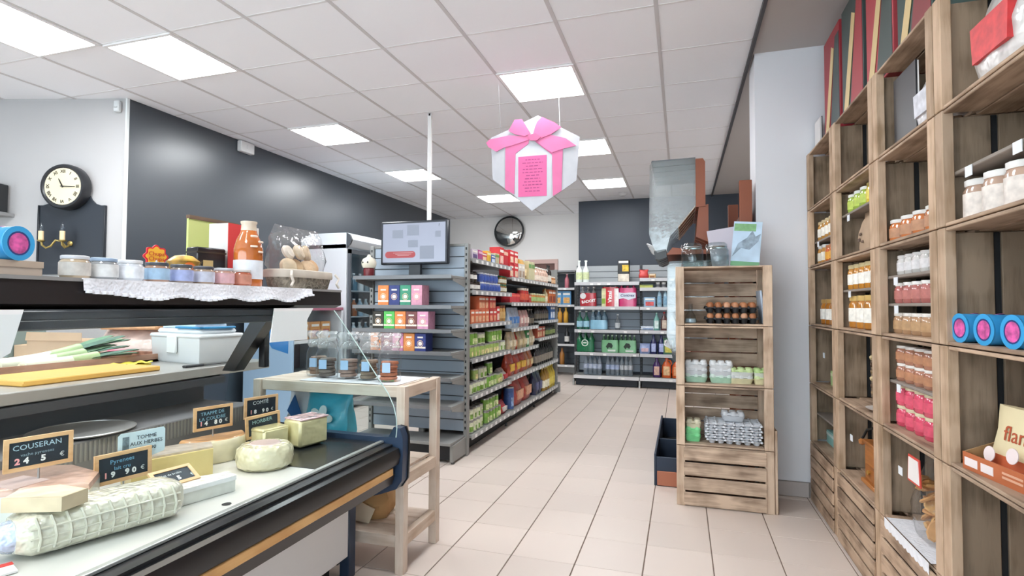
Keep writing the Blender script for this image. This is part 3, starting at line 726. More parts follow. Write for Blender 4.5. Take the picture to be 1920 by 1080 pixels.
wo = [c for c in KIDS[t.name] if c.name.startswith('shrink')][0]
ob('pale_band', MB().prism([(-.13,.12),(-.06,.135),(.02,.11),(.13,.14),(.13,.22),(.05,.225),(-.05,.215),(-.13,.225)],-.052,-.05,'y'), mt('#d7dbe6', .5), wo)
text('Contrex', .062, mt('#39406e', .5), wo, (0,-.054,.178), (PI/2,0,0), shear=.2, bold=.001)
# third shelf
for k in range(2):
    t = mk_bottle(.05,.30,'#1d5a48','#dfe6e2','#9cc6d8',.32,.5); t.location = (-1.565+k*.105,8.66,Z2+.001)
    tag(t, 'dark green glass water bottle with pale blue label, %s of the pair' % ('left' if k == 0 else 'right'), 'bottle', 'green bottles on the third back shelf')
water_pack('water_pack', 'pale blue water bottle pack on the third back shelf', -1.262, Z2, 3, .045, .31, '#bcd9e8', '#e2ecf0', True, '#8fc0d8', None, wraph=(.02,.5))
t = mk_bottle(.04,.25,'#d6dadc','#c9ccce','#b9bfc2',.34,.55,clear=True); t.location = (-.965,8.66,Z2+.001); tag(t, 'lone clear bottle in the middle of the third back shelf', 'bottle')
# fourth shelf
t = water_pack('water_pack', 'dark green sparkling water pack with round emblem on the back shelf', -1.475, Z1, 3, .046, .31, '#1e6a44', '#2c7a50', False, '#23704a', None, wraph=(.02,.55))
wo = [c for c in KIDS[t.name] if c.name.startswith('shrink')][0]
ob('round_badge', MB().lathe([(.04,0),(.055,0),(.055,.003),(.04,.003),(.04,0)],20), mt('#cfe0d2', .5), wo, (0,-.05,.15), (PI/2,0,0))
ob('white_print', MB().box(-.03,.03,-.051,-.049,.14,.16), mt('#cfe0d2', .5), wo)
for k, x in enumerate((-1.085,-.81)):
    t = water_pack('water_pack', 'pale green bottle pack with dark bird emblem, %s of the two' % ('left' if k == 0 else 'right'), x, Z1, 4, .033, .28, '#8fc59a', '#cfe6d4', True, '#7fb98c', None, wraph=(.0,.72))
    wo = [c for c in KIDS[t.name] if c.name.startswith('shrink')][0]
    ob('emblem', MB().prism([(-.06,.1),(-.02,.16),(.03,.15),(.05,.11),(.03,.07),(-.01,.09),(-.03,.06)],-.038,-.036,'y'), mt('#23342a', .5), wo)
    ob('white_print', MB().box(-.03,.09,-.038,-.036,.022,.05), mt('#dfeadf', .5), wo)
# base shelf
water_pack('water_pack', 'clear six bottle water pack at the left of the bottom back shelf', -1.36, Z0, 4, .036, .33, '#dfe8f0', '#3a4fa0', True, None, None, lab='#b9c4d8')
water_pack('water_pack', 'clear water bottle pack in the middle of the bottom back shelf', -1.045, Z0, 3, .036, .32, '#dfe8f0', '#3a4fa0', True, None, None, lab='#aab8d4')
water_pack('water_pack', 'clear water bottle pack at the right of the bottom back shelf', -.835, Z0, 3, .033, .32, '#dfe8ee', '#c9cfd6', True, None, None, lab='#c2c6cc')
# right bay: cleaning products
def cleaner(label, x, z, w_, d, h, col, cap, lab, name='cleaner_bottle', handle=False, hs=.6):
    t = thing(name, label, 'bottle', (x,8.66,z+.001), 0, 'cleaning products on the back shelving')
    secs = []
    for f, k in ((0,.92),(.03,1),(hs*.6,1.0),(hs,.93),(hs+.14,.62),(hs+.22,.34),(.93,.32)):
        secs.append([(w_/2*k*math.copysign(abs(math.cos(a))**.7,math.cos(a)), d/2*k*math.copysign(abs(math.sin(a))**.7,math.sin(a)), f*h) for a in [2*PI*i/14 for i in range(14)]])
    ob('bottle_body', MB().loft(secs), mt(col, .25, coat=.4), t)
    ob('cap', MB().cyl(w_*.19,h*.92,h,10), mt(cap, .4), t)
    ob('front_label', MB().box(-w_*.33,w_*.33,-d*.52,-d*.44,h*.12,h*(hs-.04),.004), mt(lab, .5, noise=(30,.2)), t)
    if handle: ob('grip', MB().tube([(w_*.40,0,h*.62),(w_*.52,0,h*.7),(w_*.4,0,h*.84),(w_*.15,0,h*.86)],.011,8), mt(col, .3), t)
    return t
cleaner('purple detergent bottle on the bottom back shelf', -.37, Z0, .12,.09,.30, '#4a2a6a','#5a3a86','#d8b0a0')
cleaner('orange detergent can with red label, left of the pair on the bottom back shelf', -.225, Z0, .14,.1,.31, '#e0662e','#d8542a','#e9c090', handle=True)
cleaner('orange detergent can with red label, right of the pair behind the crates', -.075, Z0, .14,.1,.30, '#e0662e','#d8542a','#e8a070', handle=True)
for k in range(2): cleaner('navy washing liquid bottle, %s of the pair on the back shelf' % ('left' if k == 0 else 'right'), -.415+k*.115, Z1, .1,.08,.29, '#23285c','#2c3168','#a9b4dc')
t = mk_bag(.17,.1,.16,'#8fa0cc','#d4b4bc',seed=21); t.location = (-.545,8.67,Z1+.001); tag(t, 'pale blue wipes pouch on the fourth back shelf', 'bag')
t = mk_box(.16,.08,.25,'#3f6a52','#c9c25a',0); t.location = (-.19,8.62,Z1+.001); tag(t, 'green dishwasher carton with yellow top on the fourth back shelf', 'box')
cleaner('teal spray cleaner bottle on the third back shelf', -.37, Z2, .09,.07,.28, '#6fa8a0','#9cc4bc','#cfe0dc')
cleaner('red and dark spray bottle on the third back shelf', -.255, Z2, .1,.07,.29, '#5a3434','#b02c30','#c9b8a8')
cleaner('white cleaner bottle on the third back shelf', -.14, Z2, .1,.07,.26, '#c9cfd2','#8aa0b0','#8a9aa8')
t = mk_bag(.24,.1,.07,'#c4cbd6','#7a90b4',seed=22); t.location = (-.5,8.68,Z2+.001); tag(t, 'flat pale refill pouch on the third back shelf', 'bag')
t = mk_box(.17,.1,.15,'#8fb0cc','#cf5a5a',0); t.location = (-.47,8.62,Z3+.001); tag(t, 'pale blue sponge carton on the second back shelf', 'box')
for k in range(2): cleaner('slim pale blue aerosol can, %s one on the second back shelf' % ('left' if k == 0 else 'right'), -.325+k*.09, Z3, .07,.07,.26, '#a9c9da','#c9dbe4','#7fa9c4', name='aerosol_can', hs=.68)
t = mk_box(.2,.1,.05,'#c9cc6a','#8a9a4a',1); t.location = (-.52,8.62,1.534); tag(t, 'flat yellow green packet on the upper right back shelf', 'box')
for k in range(3):
    t = mk_jar(.036,.09,'#c9c9c6','#e6e6e2','#6a6a70'); t.location = (-.345+k*.085,8.66,1.534); tag(t, 'small grey polish pot, %s from the left on the upper back shelf' % ORD[k], 'jar', 'small pots on the upper right back shelf')
t = thing('gift_pouch', 'small red gift pouch on the topmost right back shelf', 'bag', (-.56,8.66,1.683))
ob('pouch', bag_mesh(.15,.09,.14,.8,.003,4), mt('#c8423e', .45, noise=(20,.1)), t); ob('tie', MB().lathe([(.02,.132),(.026,.137),(.02,.142),(.02,.132)],10), mt('#8a2a2a', .5), t)
t = mk_box(.1,.07,.07,'#cfa56a','#8a5a34',0); t.location = (-.43,8.62,1.683); tag(t, 'small tan soap carton on the topmost right back shelf', 'box')
# dark shelving goods
DG = [('pink slim soda bottle on the dark corner shelving','#cf7a86','#e2b4b8',.042,.26,1.576,-2.0),('orange juice bottle in front on the dark corner shelving','#d9a23c','#e8c46a',.045,.28,.941,-2.02),('orange juice bottle behind on the dark corner shelving','#d0963a','#dcb45a',.045,.27,.941,-2.13),('dark bottle with white label on the dark corner shelving','#2a2c2e','#23262a',.045,.3,.561,-2.0),('amber bottle on the lowest dark corner shelf','#b5793c','#8a5a30',.045,.3,.186,-2.09)]
for lab, c, cp, r_, h_, z, x in DG:
    t = mk_bottle(r_,h_,c,cp,'#e4e0da' if 'white' in lab else None,.4,.6); t.location = (x,9.76,z+.001); tag(t, lab, 'bottle', 'bottles on the dark corner shelving')
for k in range(2):
    t = mk_box(.16,.09,.25,'#5f9ac8','#e0a860',0,'juice_carton'); t.location = (-2.17+k*.17,9.72,1.271); tag(t, 'blue juice carton with orange fruit, %s of the two' % ('left' if k == 0 else 'right'), 'carton', 'juice cartons on the dark shelving')
# ================================================================ CHEESE COUNTER
YC0, YC1 = -.6, 2.20      # counter runs along the aisle, its end at YC1
blk = mt('#17181a', .3); blk2 = mt('#2a2523', .35)
inox = mt('#b5b3ae', .32, metal=.45, noise=(3,.05)); inox_l = mt('#cfcec8', .42, metal=.1, noise=(4,.04))
ct = thing('cheese_counter', 'refrigerated cheese counter with curved glass, black front and wood strip', 'counter', (-1.7,0,0))
def cp(name, mb, mat, par=None): return ob(name, mb, mat, par or ct, (1.7,0,0) if par is None else (0,0,0))
L_ = YC1-YC0
cp('lower_panel', MB().box(-1.475,-1.45,YC0,2.16,.11,.36,.004), mt('#dedcda', .5))
cp('plinth', MB().box(-2.6,-1.52,YC0,2.12,.0,.12), mt('#1d1d1f', .6))
cp('rear_body', MB().box(-2.95,-2.45,YC0,YC1,.12,.9,.004), mt('#3a3b3d', .5))
cp('under_body', MB().box(-2.5,-1.475,YC0,2.15,.12,.60,.004), mt('#2a2b2d', .6))
cp('lower_front_rail', MB().prism([(-1.475,.36),(-1.33,.40),(-1.235,.455),(-1.222,.50),(-1.475,.50)],YC0,2.17,'y'), blk2)
cp('wood_strip', MB().box(-1.235,-1.212,YC0,2.14,.503,.537,.003), wood('#dcae72','#c8955a','y',.5,rand=0))
cp('front_rail', MB().prism([(-1.235,.54),(-1.205,.545),(-1.195,.585),(-1.205,.615),(-1.235,.62)],YC0,2.17,'y'), blk)
cp('upper_rail', MB().prism([(-1.30,.60),(-1.236,.60),(-1.236,.63),(-1.30,.632)],YC0,2.17,'y'), mt('#26282a', .25))
cp('steel_edge', MB().box(-1.302,-1.282,YC0,2.175,.632,.642,.002), mt('#d5d5d2', .25, metal=.6))
cp('deck', MB().box(-2.0,-1.302,YC0,1.74,.60,.634,.002), inox_l)
cp('dark_deck', MB().box(-2.0,-1.302,1.742,2.175,.60,.6345,.002), mt('#232527', .22))
for y in (1.354,.55): cp('drain_hole', MB().lathe([(0,.6345),(.014,.6345),(.014,.6352),(0,.6352)],14,-1.345,y), mt('#151515', .6))
cp('rear_step', MB().box(-2.45,-2.0,YC0,2.175,.60,.77,.004), mt('#7d7e80', .4, metal=.2))
gm = MB()
y = YC0+.3
while y < 2.15: gm.box(-2.0,-1.998,y,y+.007,.70,.765); y += .016
s = cp('air_grille', gm, mt('#8a8a86', .5)); s['kind'] = 'stuff'
cp('inner_back', MB().box(-2.34,-2.32,YC0,2.175,.77,.90), mt('#63666a', .4))
cp('back_ledge', MB().prism([(-2.2,.862),(-2.185,.862),(-2.185,.895),(-2.26,.90),(-2.45,.90),(-2.45,.862)],YC0,2.175,'y'), mt('#4a4c50', .4))
cp('worktop', MB().box(-3.0,-2.2,YC0,2.5,.90,.945,.004), inox)
# end panel with its rounded nose
nose = [(-2.5,.60),(-2.5,.40),(-1.52,.33),(-1.42,.365),(-1.30,.40),(-1.22,.43),(-1.192,.47),(-1.188,.58),(-1.19,.66),(-1.205,.70),(-1.235,.705),(-1.26,.66),(-1.32,.655),(-2.1,.66),(-2.5,.66)]
cp('end_panel', MB().prism(nose,2.178,2.225,'y'), mt('#2c3d55', .35))
cp('end_trim', MB().prism([(u+.006 if u > -1.3 else u, v) for u, v in nose][2:11] + [(-1.215,.69),(-1.205,.58),(-1.21,.48),(-1.235,.445),(-1.31,.415),(-1.43,.38),(-1.52,.345)],2.226,2.236,'y'), blk)
cp('end_leg', MB().box(-1.50,-1.45,2.165,2.22,0,.345,.004), mt('#28364a', .35))
cp('side_board', MB().box(-2.5,-1.51,2.165,2.2,.06,.40), mt('#1f2024', .5))
# curved front glass, side glass
gp = [(-1.222,.66),(-1.218,.70),(-1.222,.75),(-1.236,.80),(-1.262,.85),(-1.30,.90),(-1.35,.965),(-1.42,1.06),(-1.50,1.16),(-1.555,1.225)]
secs = [[(x,y,z) for (x,z) in gp] for y in (YC0,2.17)]
cp('front_glass', MB().loft(secs, cap=False, closed=False), glass('#f6fafa',.02))
side = [(x+.0,z) for x, z in gp] + [(-1.95,1.225),(-2.15,.95),(-2.2,.66)]
cp('side_glass', MB().prism(side,2.172,2.176,'y'), glass('#f6fafa',.12))
cp('glass_edge', MB().tube([(x,2.176,z) for x, z in gp],.0025,6), mt('#bcd0cc', .2))
cp('support_arm', MB().prism([(-2.13,.93),(-2.06,.93),(-1.86,1.19),(-1.80,1.225),(-1.93,1.225)],2.10,2.165,'y'), blk)
# top shelf
ts = cp('top_shelf', MB().box(-2.0,-1.568,YC0,2.245,1.300,1.318,.003), mt('#2b2728', .4))
cp('top_fascia', MB().prism([(-1.568,1.318),(-1.565,1.25),(-1.60,1.236),(-2.0,1.25),(-2.0,1.30),(-1.60,1.30)],YC0,2.245,'y'), mt('#201d1e', .35))
cp('lamp_box', MB().box(-1.80,-1.565,YC0,1.95,1.205,1.236,.006).box(-1.60,-1.565,YC0,1.95,1.182,1.21,.004), mt('#3c4146', .3))
cp('lamp_tube', MB().box(-1.72,-1.66,YC0,1.94,1.199,1.2045), emat('#fff6ea', 7.0))
cp('shelf_edge', MB().box(-1.572,-1.564,YC0,2.245,1.312,1.322), mt('#8a8785', .4))
for y in (2.2,.6): cp('shelf_post', MB().box(-1.98,-1.94,y-.03,y,.945,1.25,.003), blk)
# white cards clipped under the top shelf
def card(label, pts, y):
    t = thing('price_card', label, 'card', (-1.556,y,1.236), R(90))
    ob('sheet', MB().prism(pts,-.0015,.0015,'y'), mt('#f1efee', .5), t)
    ob('clip', MB().box(-.02,.02,.001,.012,-.016,.004), mt('#3a3a3c', .4), t)
card('blank white notched card hung under the counter top shelf', [(-.115,0),(.125,0),(.085,-.05),(.09,-.135),(-.135,-.135)], 1.90)
card('blank white card hung under the top shelf at the left edge', [(-.14,0),(.135,0),(.11,-.105),(.085,-.12),(-.14,-.12)], .785)

# ---- chalkboard price signs
wf = wood('#d9b78c','#c49c6e','x',.6,rand=.05)
def price_sign(label, lines, loc, rz, tilt=0, w_=.155, h_=.092, pin=.06, price='24,90', roll=0):
    t = thing('price_sign', label, 'price sign', loc, rot=(tilt,roll,rz), group='chalkboard price signs')
    e = .011
    fr = MB().box(-w_/2,w_/2,-.006,.002,0,e).box(-w_/2,w_/2,-.006,.002,h_-e,h_).box(-w_/2,-w_/2+e,-.006,.002,e,h_-e).box(w_/2-e,w_/2,-.006,.002,e,h_-e)
    ob('wood_frame', fr, wf, t)
    s = ob('slate', MB().box(-w_/2+e,w_/2-e,-.003,.001,e,h_-e), mt('#1d2c38', .6, noise=(20,.2)), t)
    n = len(lines)
    for k, (ln, sz, col) in enumerate(lines): text(ln, sz, mt(col, .7), s, (-.004,-.0035,h_-.027-k*.021), (PI/2,-.03,0), ext=.0003)
    for k, c in enumerate(price):
        if c == ',': continue
        text(c, .023, mt('#e8a6a8' if k == 0 else '#dfe7e8', .7), s, (-.048+k*.019,-.0035,.026), ext=.0003, bold=.001)
    text('€', .018, mt('#cfdcdc', .7), s, (.052,-.0035,.028), ext=.0003)
    if pin: ob('pin', MB().cyl(.0028,-pin,.004,8), mt('#a9adb0', .3, metal=.8), t)
    return t
LB = '#a9c9d8'
RZ = R(74)
price_sign('chalkboard sign at the far left above the big cut wheel', [('COUSERAN',.021,LB),('vache pyrenees',.012,'#7f98a4')], (-1.75,1.085,.785), RZ, price='24,5', pin=.1, roll=0)
price_sign('chalkboard sign in front of the pale yellow cheese block', [('Pyrenees',.018,'#6fa9c8'),('lait cru',.016,'#6fa9c8')], (-1.66,1.265,.703), RZ, price='19,90', pin=.07, roll=-.02)
price_sign('chalkboard sign pinned in the half wheel at the back', [('TRAPPE DE',.019,'#7fb0c8'),('LA COUDRE',.019,'#7fb0c8')], (-1.80,1.735,.752), RZ, price='14,80', pin=.05)
price_sign('upper chalkboard sign of the pair reading Comte', [('COMTÉ',.022,'#cfe0e2')], (-1.80,1.995,.75), RZ, price='18,90', pin=.1, w_=.16)
price_sign('lower chalkboard sign of the pair leaning in front', [('MORBIER',.022,'#9cc4c8')], (-1.70,1.90,.695), RZ, price='15,90', pin=.06, roll=-.06)
price_sign('small chalkboard sign lying on the white soft cheese', [('lait de brebis',.012,'#b9c4c8')], (-1.51,1.335,.684), R(80), tilt=-1.05, price='16,5', pin=0, w_=.13, h_=.075)
t = thing('price_card', 'white rounded handwritten price card above the yellow cheese block', 'card', (-1.655,1.32,.765), RZ)
poly = [(-.056,.0),(.03,-.004),(.064,.004),(.067,.012),(.067,.075),(.062,.082),(-.06,.08),(-.068,.072),(-.068,.018)]
ob('sheet', MB().prism(poly,-.001,.001,'y'), mt('#c4dbe2', .5), t)
for k, (s_, x_, z_) in enumerate((('TOMME',.012,.060),('AUX HERBES',.012,.042),('22,90',.022,.022))): text(s_, .0165, mt('#33424c', .7), t, (x_,-.002,z_), ext=.0003)
ob('printed_stamp', MB().box(-.056,-.038,-.002,-.001,.025,.068), mt('#6f838c', .6, noise=(60,.5)), t)
ob('pin', MB().cyl(.0025,-.06,.002,8), mt('#a9adb0', .3, metal=.8), t)

# ---- cheeses
def ch(hexc, wrap=.7, n=(18,.10)): return mt(hexc, .35, coat=wrap, noise=n, bump=(30,.35))
def wedge(r, a0, a1, h, n=14, rr=.02):
    """part wheel: outline polygon bevelled at the rim"""
    secs = []
    for (z, k) in ((0,.97),(.012,1),(h-.018,1),(h-.005,.965),(h,.92)):
        s_ = [(0,0,z)] + [(r*k*math.cos(a0+(a1-a0)*i/n), r*k*math.sin(a0+(a1-a0)*i/n), z) for i in range(n+1)]
        secs.append(s_)
    return MB().loft(secs)
DZ = .6355
t = thing('cut_cheese', 'large cut pale cheese with pink rind wrapped in film at the far left', 'cheese', (-1.76,1.05,DZ), R(0))
cpoly = [(.18,.057),(.024,-.06),(-.10,-.15),(-.19,-.09),(-.215,.02),(-.17,.12),(-.05,.175),(.09,.15)]
def inset(p_, k): return [(x*k, y*k) for x, y in p_]
ob('paste', MB().loft([[(x,y,z_) for x, y in inset(cpoly,k_)] for z_, k_ in ((0,.98),(.008,1),(.098,1.0))]), ch('#d3d9d6'), t)
ob('rind', MB().loft([[(x,y,z_) for x, y in inset(cpoly,k_)] for z_, k_ in ((.098,1.004),(.112,.985),(.117,.93))]), ch('#c9a898',.8,(12,.2)), t)
ob('film_label', MB().box(-.06,.05,-.05,.04,.1172,.119), mt('#d9c4c0', .3, coat=.8), t)
t = thing('cheese_wedge', 'small cream cheese wedge lying on the wrapped log cheese', 'cheese', (-1.525,.975,.7425), R(20))
ob('paste', MB().prism([(-.075,-.05),(.06,-.045),(.075,.02),(-.02,.055),(-.09,.01)],0,.034,'z'), ch('#e2d9ba'), t)
ob('rind', MB().prism([(-.077,-.052),(.062,-.047),(.077,.02),(.074,.024),(.059,-.04),(-.073,-.046)],0,.035,'z'), ch('#c9b99a'), t)
t = thing('cheese_log', 'long film wrapped cheese log with basket weave rind in front', 'cheese', (-1.50,1.085,DZ), R(72))
secs = []
for k in range(15):
    f = k/14; x = -.185+.37*f; e = max(0, abs(f-.5)*2-.8)/.2; sh = 1-.35*e*e
    ring = []
    for i in range(22):
        a = 2*PI*i/22; ca, sa = math.cos(a), math.sin(a)
        ww = .078*sh*(1+.018*math.sin(i*2.8+k*1.9)); hh = .052*(1-.25*e*e)*(1+.012*math.sin(k*2.4+i))
        ring.append((x, math.copysign(abs(ca)**.6,ca)*ww, .0525+math.copysign(abs(sa)**.6,sa)*hh))
    secs.append(ring)
ob('paste', MB().loft(secs), mt('#d3d0bd', .3, coat=.9, noise=(10,.12), bump=(55,.8)), t)
wv = MB()
for k in range(11):
    x = -.15+k*.03
    wv.tube([(x,-.0765,.022),(x+.004,-.079,.05),(x,-.077,.078),(x-.004,-.064,.098)],.0034,6)
for z in (.03,.052,.075): wv.tube([(-.165,-.0755,z),(-.08,-.0785,z),(.0,-.079,z),(.08,-.0785,z),(.165,-.0755,z)],.003,6)
ob('woven_rind', wv, ch('#cfccba',.9), t)
tw = MB().loft([[(x0,.05*s_*math.cos(2*PI*i/10),.05+.04*s_*math.sin(2*PI*i/10)) for i in range(10)] for x0, s_ in ((-.18,1),(-.2,.9),(-.225,.45),(-.24,.3))])
ob('twisted_film', tw, mt('#b9c6dc', .15, coat=1, bump=(60,.8)), t)
t = thing('cheese_block', 'pale yellow hard cheese block with grey rind behind its sign', 'cheese', (-1.73,1.475,DZ), R(66))
ob('paste', MB().prism([(-.12,-.055),(.13,-.055),(.15,.03),(.06,.075),(-.12,.07)],0,.092,'z'), ch('#d9c684',.5,(8,.05)), t)
ob('rind', MB().prism([(-.123,-.045),(.132,-.045),(.153,.03),(.06,.079),(-.123,.074)],.085,.099,'z'), ch('#bdb3a4',.8,(25,.2)), t)
t = thing('soft_cheese', 'white wrapped soft cheese piece under the small flat sign', 'cheese', (-1.475,1.375,DZ), R(76))
ob('paste', MB().prism([(-.09,-.035),(.095,-.04),(.105,.02),(.02,.05),(-.085,.03)],0,.045,'z'), ch('#d5d8cf',.9), t)
ob('paper_wrap', MB().prism([(-.093,-.037),(.097,-.042),(.108,.02),(.02,.053),(-.088,.032)],.036,.05,'z'), mt('#eef1ef', .25, coat=.8, bump=(40,.6)), t)
t = thing('half_wheel', 'half wheel of orange rinded cheese below the two line sign', 'cheese', (-1.82,1.75,DZ), R(0))
ob('paste', wedge(.125,R(-110),R(70),.085), ch('#dcd6b8',.6), t)
ob('rind', wedge(.127,R(-104),R(64),.089), ch('#cf9f6c',.7,(14,.2)), t, (-.006,.002,-.001))
t = thing('wrapped_cheese', 'round film wrapped cheese at the front right of the deck', 'cheese', (-1.52,1.71,DZ), R(20))
ob('paste', MB().lathe([(0,0),(.085,0),(.1,.012),(.105,.04),(.1,.072),(.085,.086),(.03,.09),(0,.088)],22,sx=1,sy=.92), mt('#cfc9a8', .25, coat=1, noise=(9,.15), bump=(35,1.0)), t)
ob('film_label', MB().lathe([(0,.0905),(.045,.0915),(.048,.088)],14,sx=1.2), mt('#c9b4b0', .3, coat=.8), t)
t = thing('cheese_block', 'tall pale cheese block at the back right, nearer one', 'cheese', (-1.66,1.895,DZ), R(76))
ob('paste', MB().box(-.06,.06,-.045,.05,0,.10,.008), ch('#d9d2a4',.8), t); ob('rind', MB().box(-.062,.062,-.042,.052,.085,.103,.006), ch('#c9c08f',.8), t)
t = thing('cheese_block', 'square pale cheese block with pink film label at the back right', 'cheese', (-1.585,2.03,DZ+.005), R(76))
ob('paste', MB().box(-.075,.075,-.055,.06,0,.115,.01), ch('#d3cb9c',.9), t); ob('film_label', MB().box(-.07,.076,-.056,.06,.112,.12,.003), mt('#dbb9bc', .2, coat=1, bump=(30,1.0)), t)
t = thing('platter', 'round grey platter on the rear step under the worktop', 'platter', (-2.14,1.47,.771))
ob('dish', MB().lathe([(0,0),(.13,0),(.165,.008),(.167,.012),(.13,.006),(0,.006)],32), mt('#8f8f8d', .4, metal=.3), t); ob('rim', MB().lathe([(.16,.007),(.167,.012),(.161,.014),(.16,.007)],32), mt('#a5a5a2', .3, metal=.5), t)
t = thing('label_strip', 'white card with a red edge at the very front left of the deck', 'card', (-1.50,.83,DZ), R(70))
ob('sheet', MB().box(-.05,.05,-.03,.03,0,.006,.001), mt('#ece8e6', .5), t); ob('red_edge', MB().box(-.05,.05,.012,.031,.006,.0072), mt('#d8453c', .5), t)

# ================================================================ ON THE WORKTOP
WT = .9455
t = thing('cutting_board', 'thick yellow cutting board on the steel worktop', 'cutting board', (-2.45,1.64,WT))
ob('board', MB().box(-.15,.15,-.275,.275,0,.022,.004), mt('#e6b45c', .5, noise=(3,.05)), t); ob('feet', MB().box(-.13,-.11,-.26,.26,-.0003,.001).box(.11,.13,-.26,.26,-.0003,.001), mt('#c79a48', .6), t)
tag(ob('cloth', MB().grid(lambda u, v: (-2.66+.10*u, 1.93+.16*v, WT+.012+.004*math.sin(u*9)+.004*math.sin(v*14)), 8, 8).box(-2.655,-2.565,1.935,2.085,WT,WT+.008,.002), mt('#e6d24a', .7)), 'folded yellow cloth behind the cutting board', 'cloth')
t = thing('vegetable_tray', 'low wooden tray holding the leeks', 'tray', (-2.82,1.90,WT))
ob('tray_floor', MB().box(-.13,.13,-.42,.42,0,.012), wood('#b9907a','#8f6a58','y'), t)
for b in ((-.13,-.118,-.42,.42),(.118,.13,-.42,.42),(-.118,.118,-.42,-.408),(-.118,.118,.408,.42)): ob('tray_side', MB().box(b[0],b[1],b[2],b[3],.0,.04), wood('#b9907a','#8f6a58','y'), t)
def leek(label, p0, p1, lift, seed):
    rn = random.Random(seed); p0 = Vector(p0); p1 = Vector(p1)
    t = thing('leek', label, 'leek', p0, group='leeks on the worktop'); d = p1-p0
    ob('root_end', MB().tube([(0,0,0), d*.04, d*.05+Vector((0,0,.001))],.012,8), mt('#d9d2b4', .7, noise=(60,.2)), t)
    ob('white_shank', MB().tube([d*.03, d*.2+Vector((0,0,lift*.02)), d*.38+Vector((0,0,lift*.1)), d*.5+Vector((0,0,lift*.2))],.022,12,1.15), mt('#dfe3cf', .4, noise=(12,.05)), t)
    ob('pale_stem', MB().tube([d*.42+Vector((0,0,lift*.12)), d*.56+Vector((0,0,lift*.26)), d*.66+Vector((0,0,lift*.38))],.025,12,1.2), mt('#a9c08c', .45, noise=(12,.1)), t)
    for k in range(5):
        sd = d.cross(Vector((0,0,1))).normalized()*(k-2)*.022; hz = Vector((0,0,rn.uniform(-.012,.02)))
        b0 = d*.58+Vector((0,0,lift*.28))+sd*.25; e = d*rn.uniform(.93,1.04)+Vector((0,0,lift*rn.uniform(.6,1.1)))+sd*1.6+hz
        m_ = (b0+e)/2+Vector((0,0,.012))+sd*.3
        pr = sd.normalized() if sd.length > 1e-4 else d.cross(Vector((0,0,1))).normalized()
        secs = []
        for f, wd in ((0,.022),(.3,.032),(.65,.034),(.9,.026),(1,.01)):
            c = b0*(1-f)**2 + m_*2*f*(1-f) + e*f*f
            secs.append([c-pr*wd+Vector((0,0,.004)), c+Vector((0,0,-.004)), c+pr*wd+Vector((0,0,.004)), c+Vector((0,0,.0))])
        ob('leaf', MB().loft([[tuple(q) for q in s_] for s_ in secs]), mt(['#5f8a6a','#4a7a60','#7aa07a','#557f66','#436b58'][k], .5, noise=(20,.15)), t)
leek('leek at the back of the bunch with raised dark leaves', (-2.84,1.50,.985), (-2.93,2.20,.985), .10, 1)
leek('leek in the middle of the bunch', (-2.78,1.54,.985), (-2.86,2.14,.985), .045, 2)
leek('leek at the front of the bunch with drooping leaf', (-2.72,1.60,.98), (-2.74,2.10,.985), .02, 3)
t = thing('storage_case', 'white plastic case with lid and blue strap on the worktop', 'box', (-2.52,2.31,WT), R(-10))
ob('case_body', MB().loft([[(-.21*k,-.12*k,z),(.21*k,-.12*k,z),(.21*k,.12*k,z),(-.21*k,.12*k,z)] for z, k in ((0,.93),(.01,.96),(.13,1.0))]), mt('#d6d9da', .4), t)
ob('lid', MB().box(-.218,.218,-.128,.128,.13,.152,.008).box(-.19,.19,-.105,.105,.15,.178,.012), mt('#dfe2e4', .4), t)
ob('latch', MB().box(-.05,.03,-.134,-.122,.05,.14,.004), mt('#e4e6e6', .35), t)
ob('blue_strap', MB().box(-.02,.2,-.11,-.085,.178,.19,.004).box(.17,.2,-.11,.09,.178,.19,.004), mt('#2f86b8', .45), t)
ob('folder_stack', MB().box(-.16,.12,-.09,.09,.179,.2,.003).box(-.15,.13,-.08,.08,.2,.215,.003), mt('#c9d8e6', .5), t)
tag(ob('knife', MB().box(-.012,.012,-.10,0,0,.012,.003).prism([(-.012,0),(.010,0),(.006,.15),(-.004,.19),(-.012,.16)],.003,.006,'z'), mt('#3f4143', .35, metal=.4), None, (-2.27,2.12,WT), (0,0,R(-8))), 'dark knife lying at the right end of the worktop', 'knife')

# ---- on the counter top shelf
ST = 1.3185
lace = mt('#e6e6ea', .8, noise=(30,.05), bump=(90,.5))
t = thing('lace_cloth', 'white lace edged cloth hanging over the counter top shelf', 'cloth', (0,0,0))
ob('cloth_top', MB().box(-1.93,-1.562,1.06,2.02,ST,ST+.003), lace, t)
def drop(u, v):
    y = 1.06+.96*u; e = min(1, min(u,1-u)*9); d = (.028+.022*e+.006*math.sin(y*31))*v
    return (-1.559+.006*math.sin(y*26)*v, y, ST+.003-d)
ob('cloth_drop', MB().grid(drop, 60, 4), lace, t)
sc_ = MB()
for k in range(46):
    y = 1.075+k*.0208; u = (y-1.06)/.96; e = min(1, min(u,1-u)*9); z = ST+.003-(.028+.022*e+.006*math.sin(y*31))
    sc_.lathe([(0,-.005),(.010,-.004),(.010,.004),(0,.005)],8,-1.556+.006*math.sin(y*26),y,z)
s = ob('lace_scallops', sc_, lace, t); s['kind'] = 'stuff'
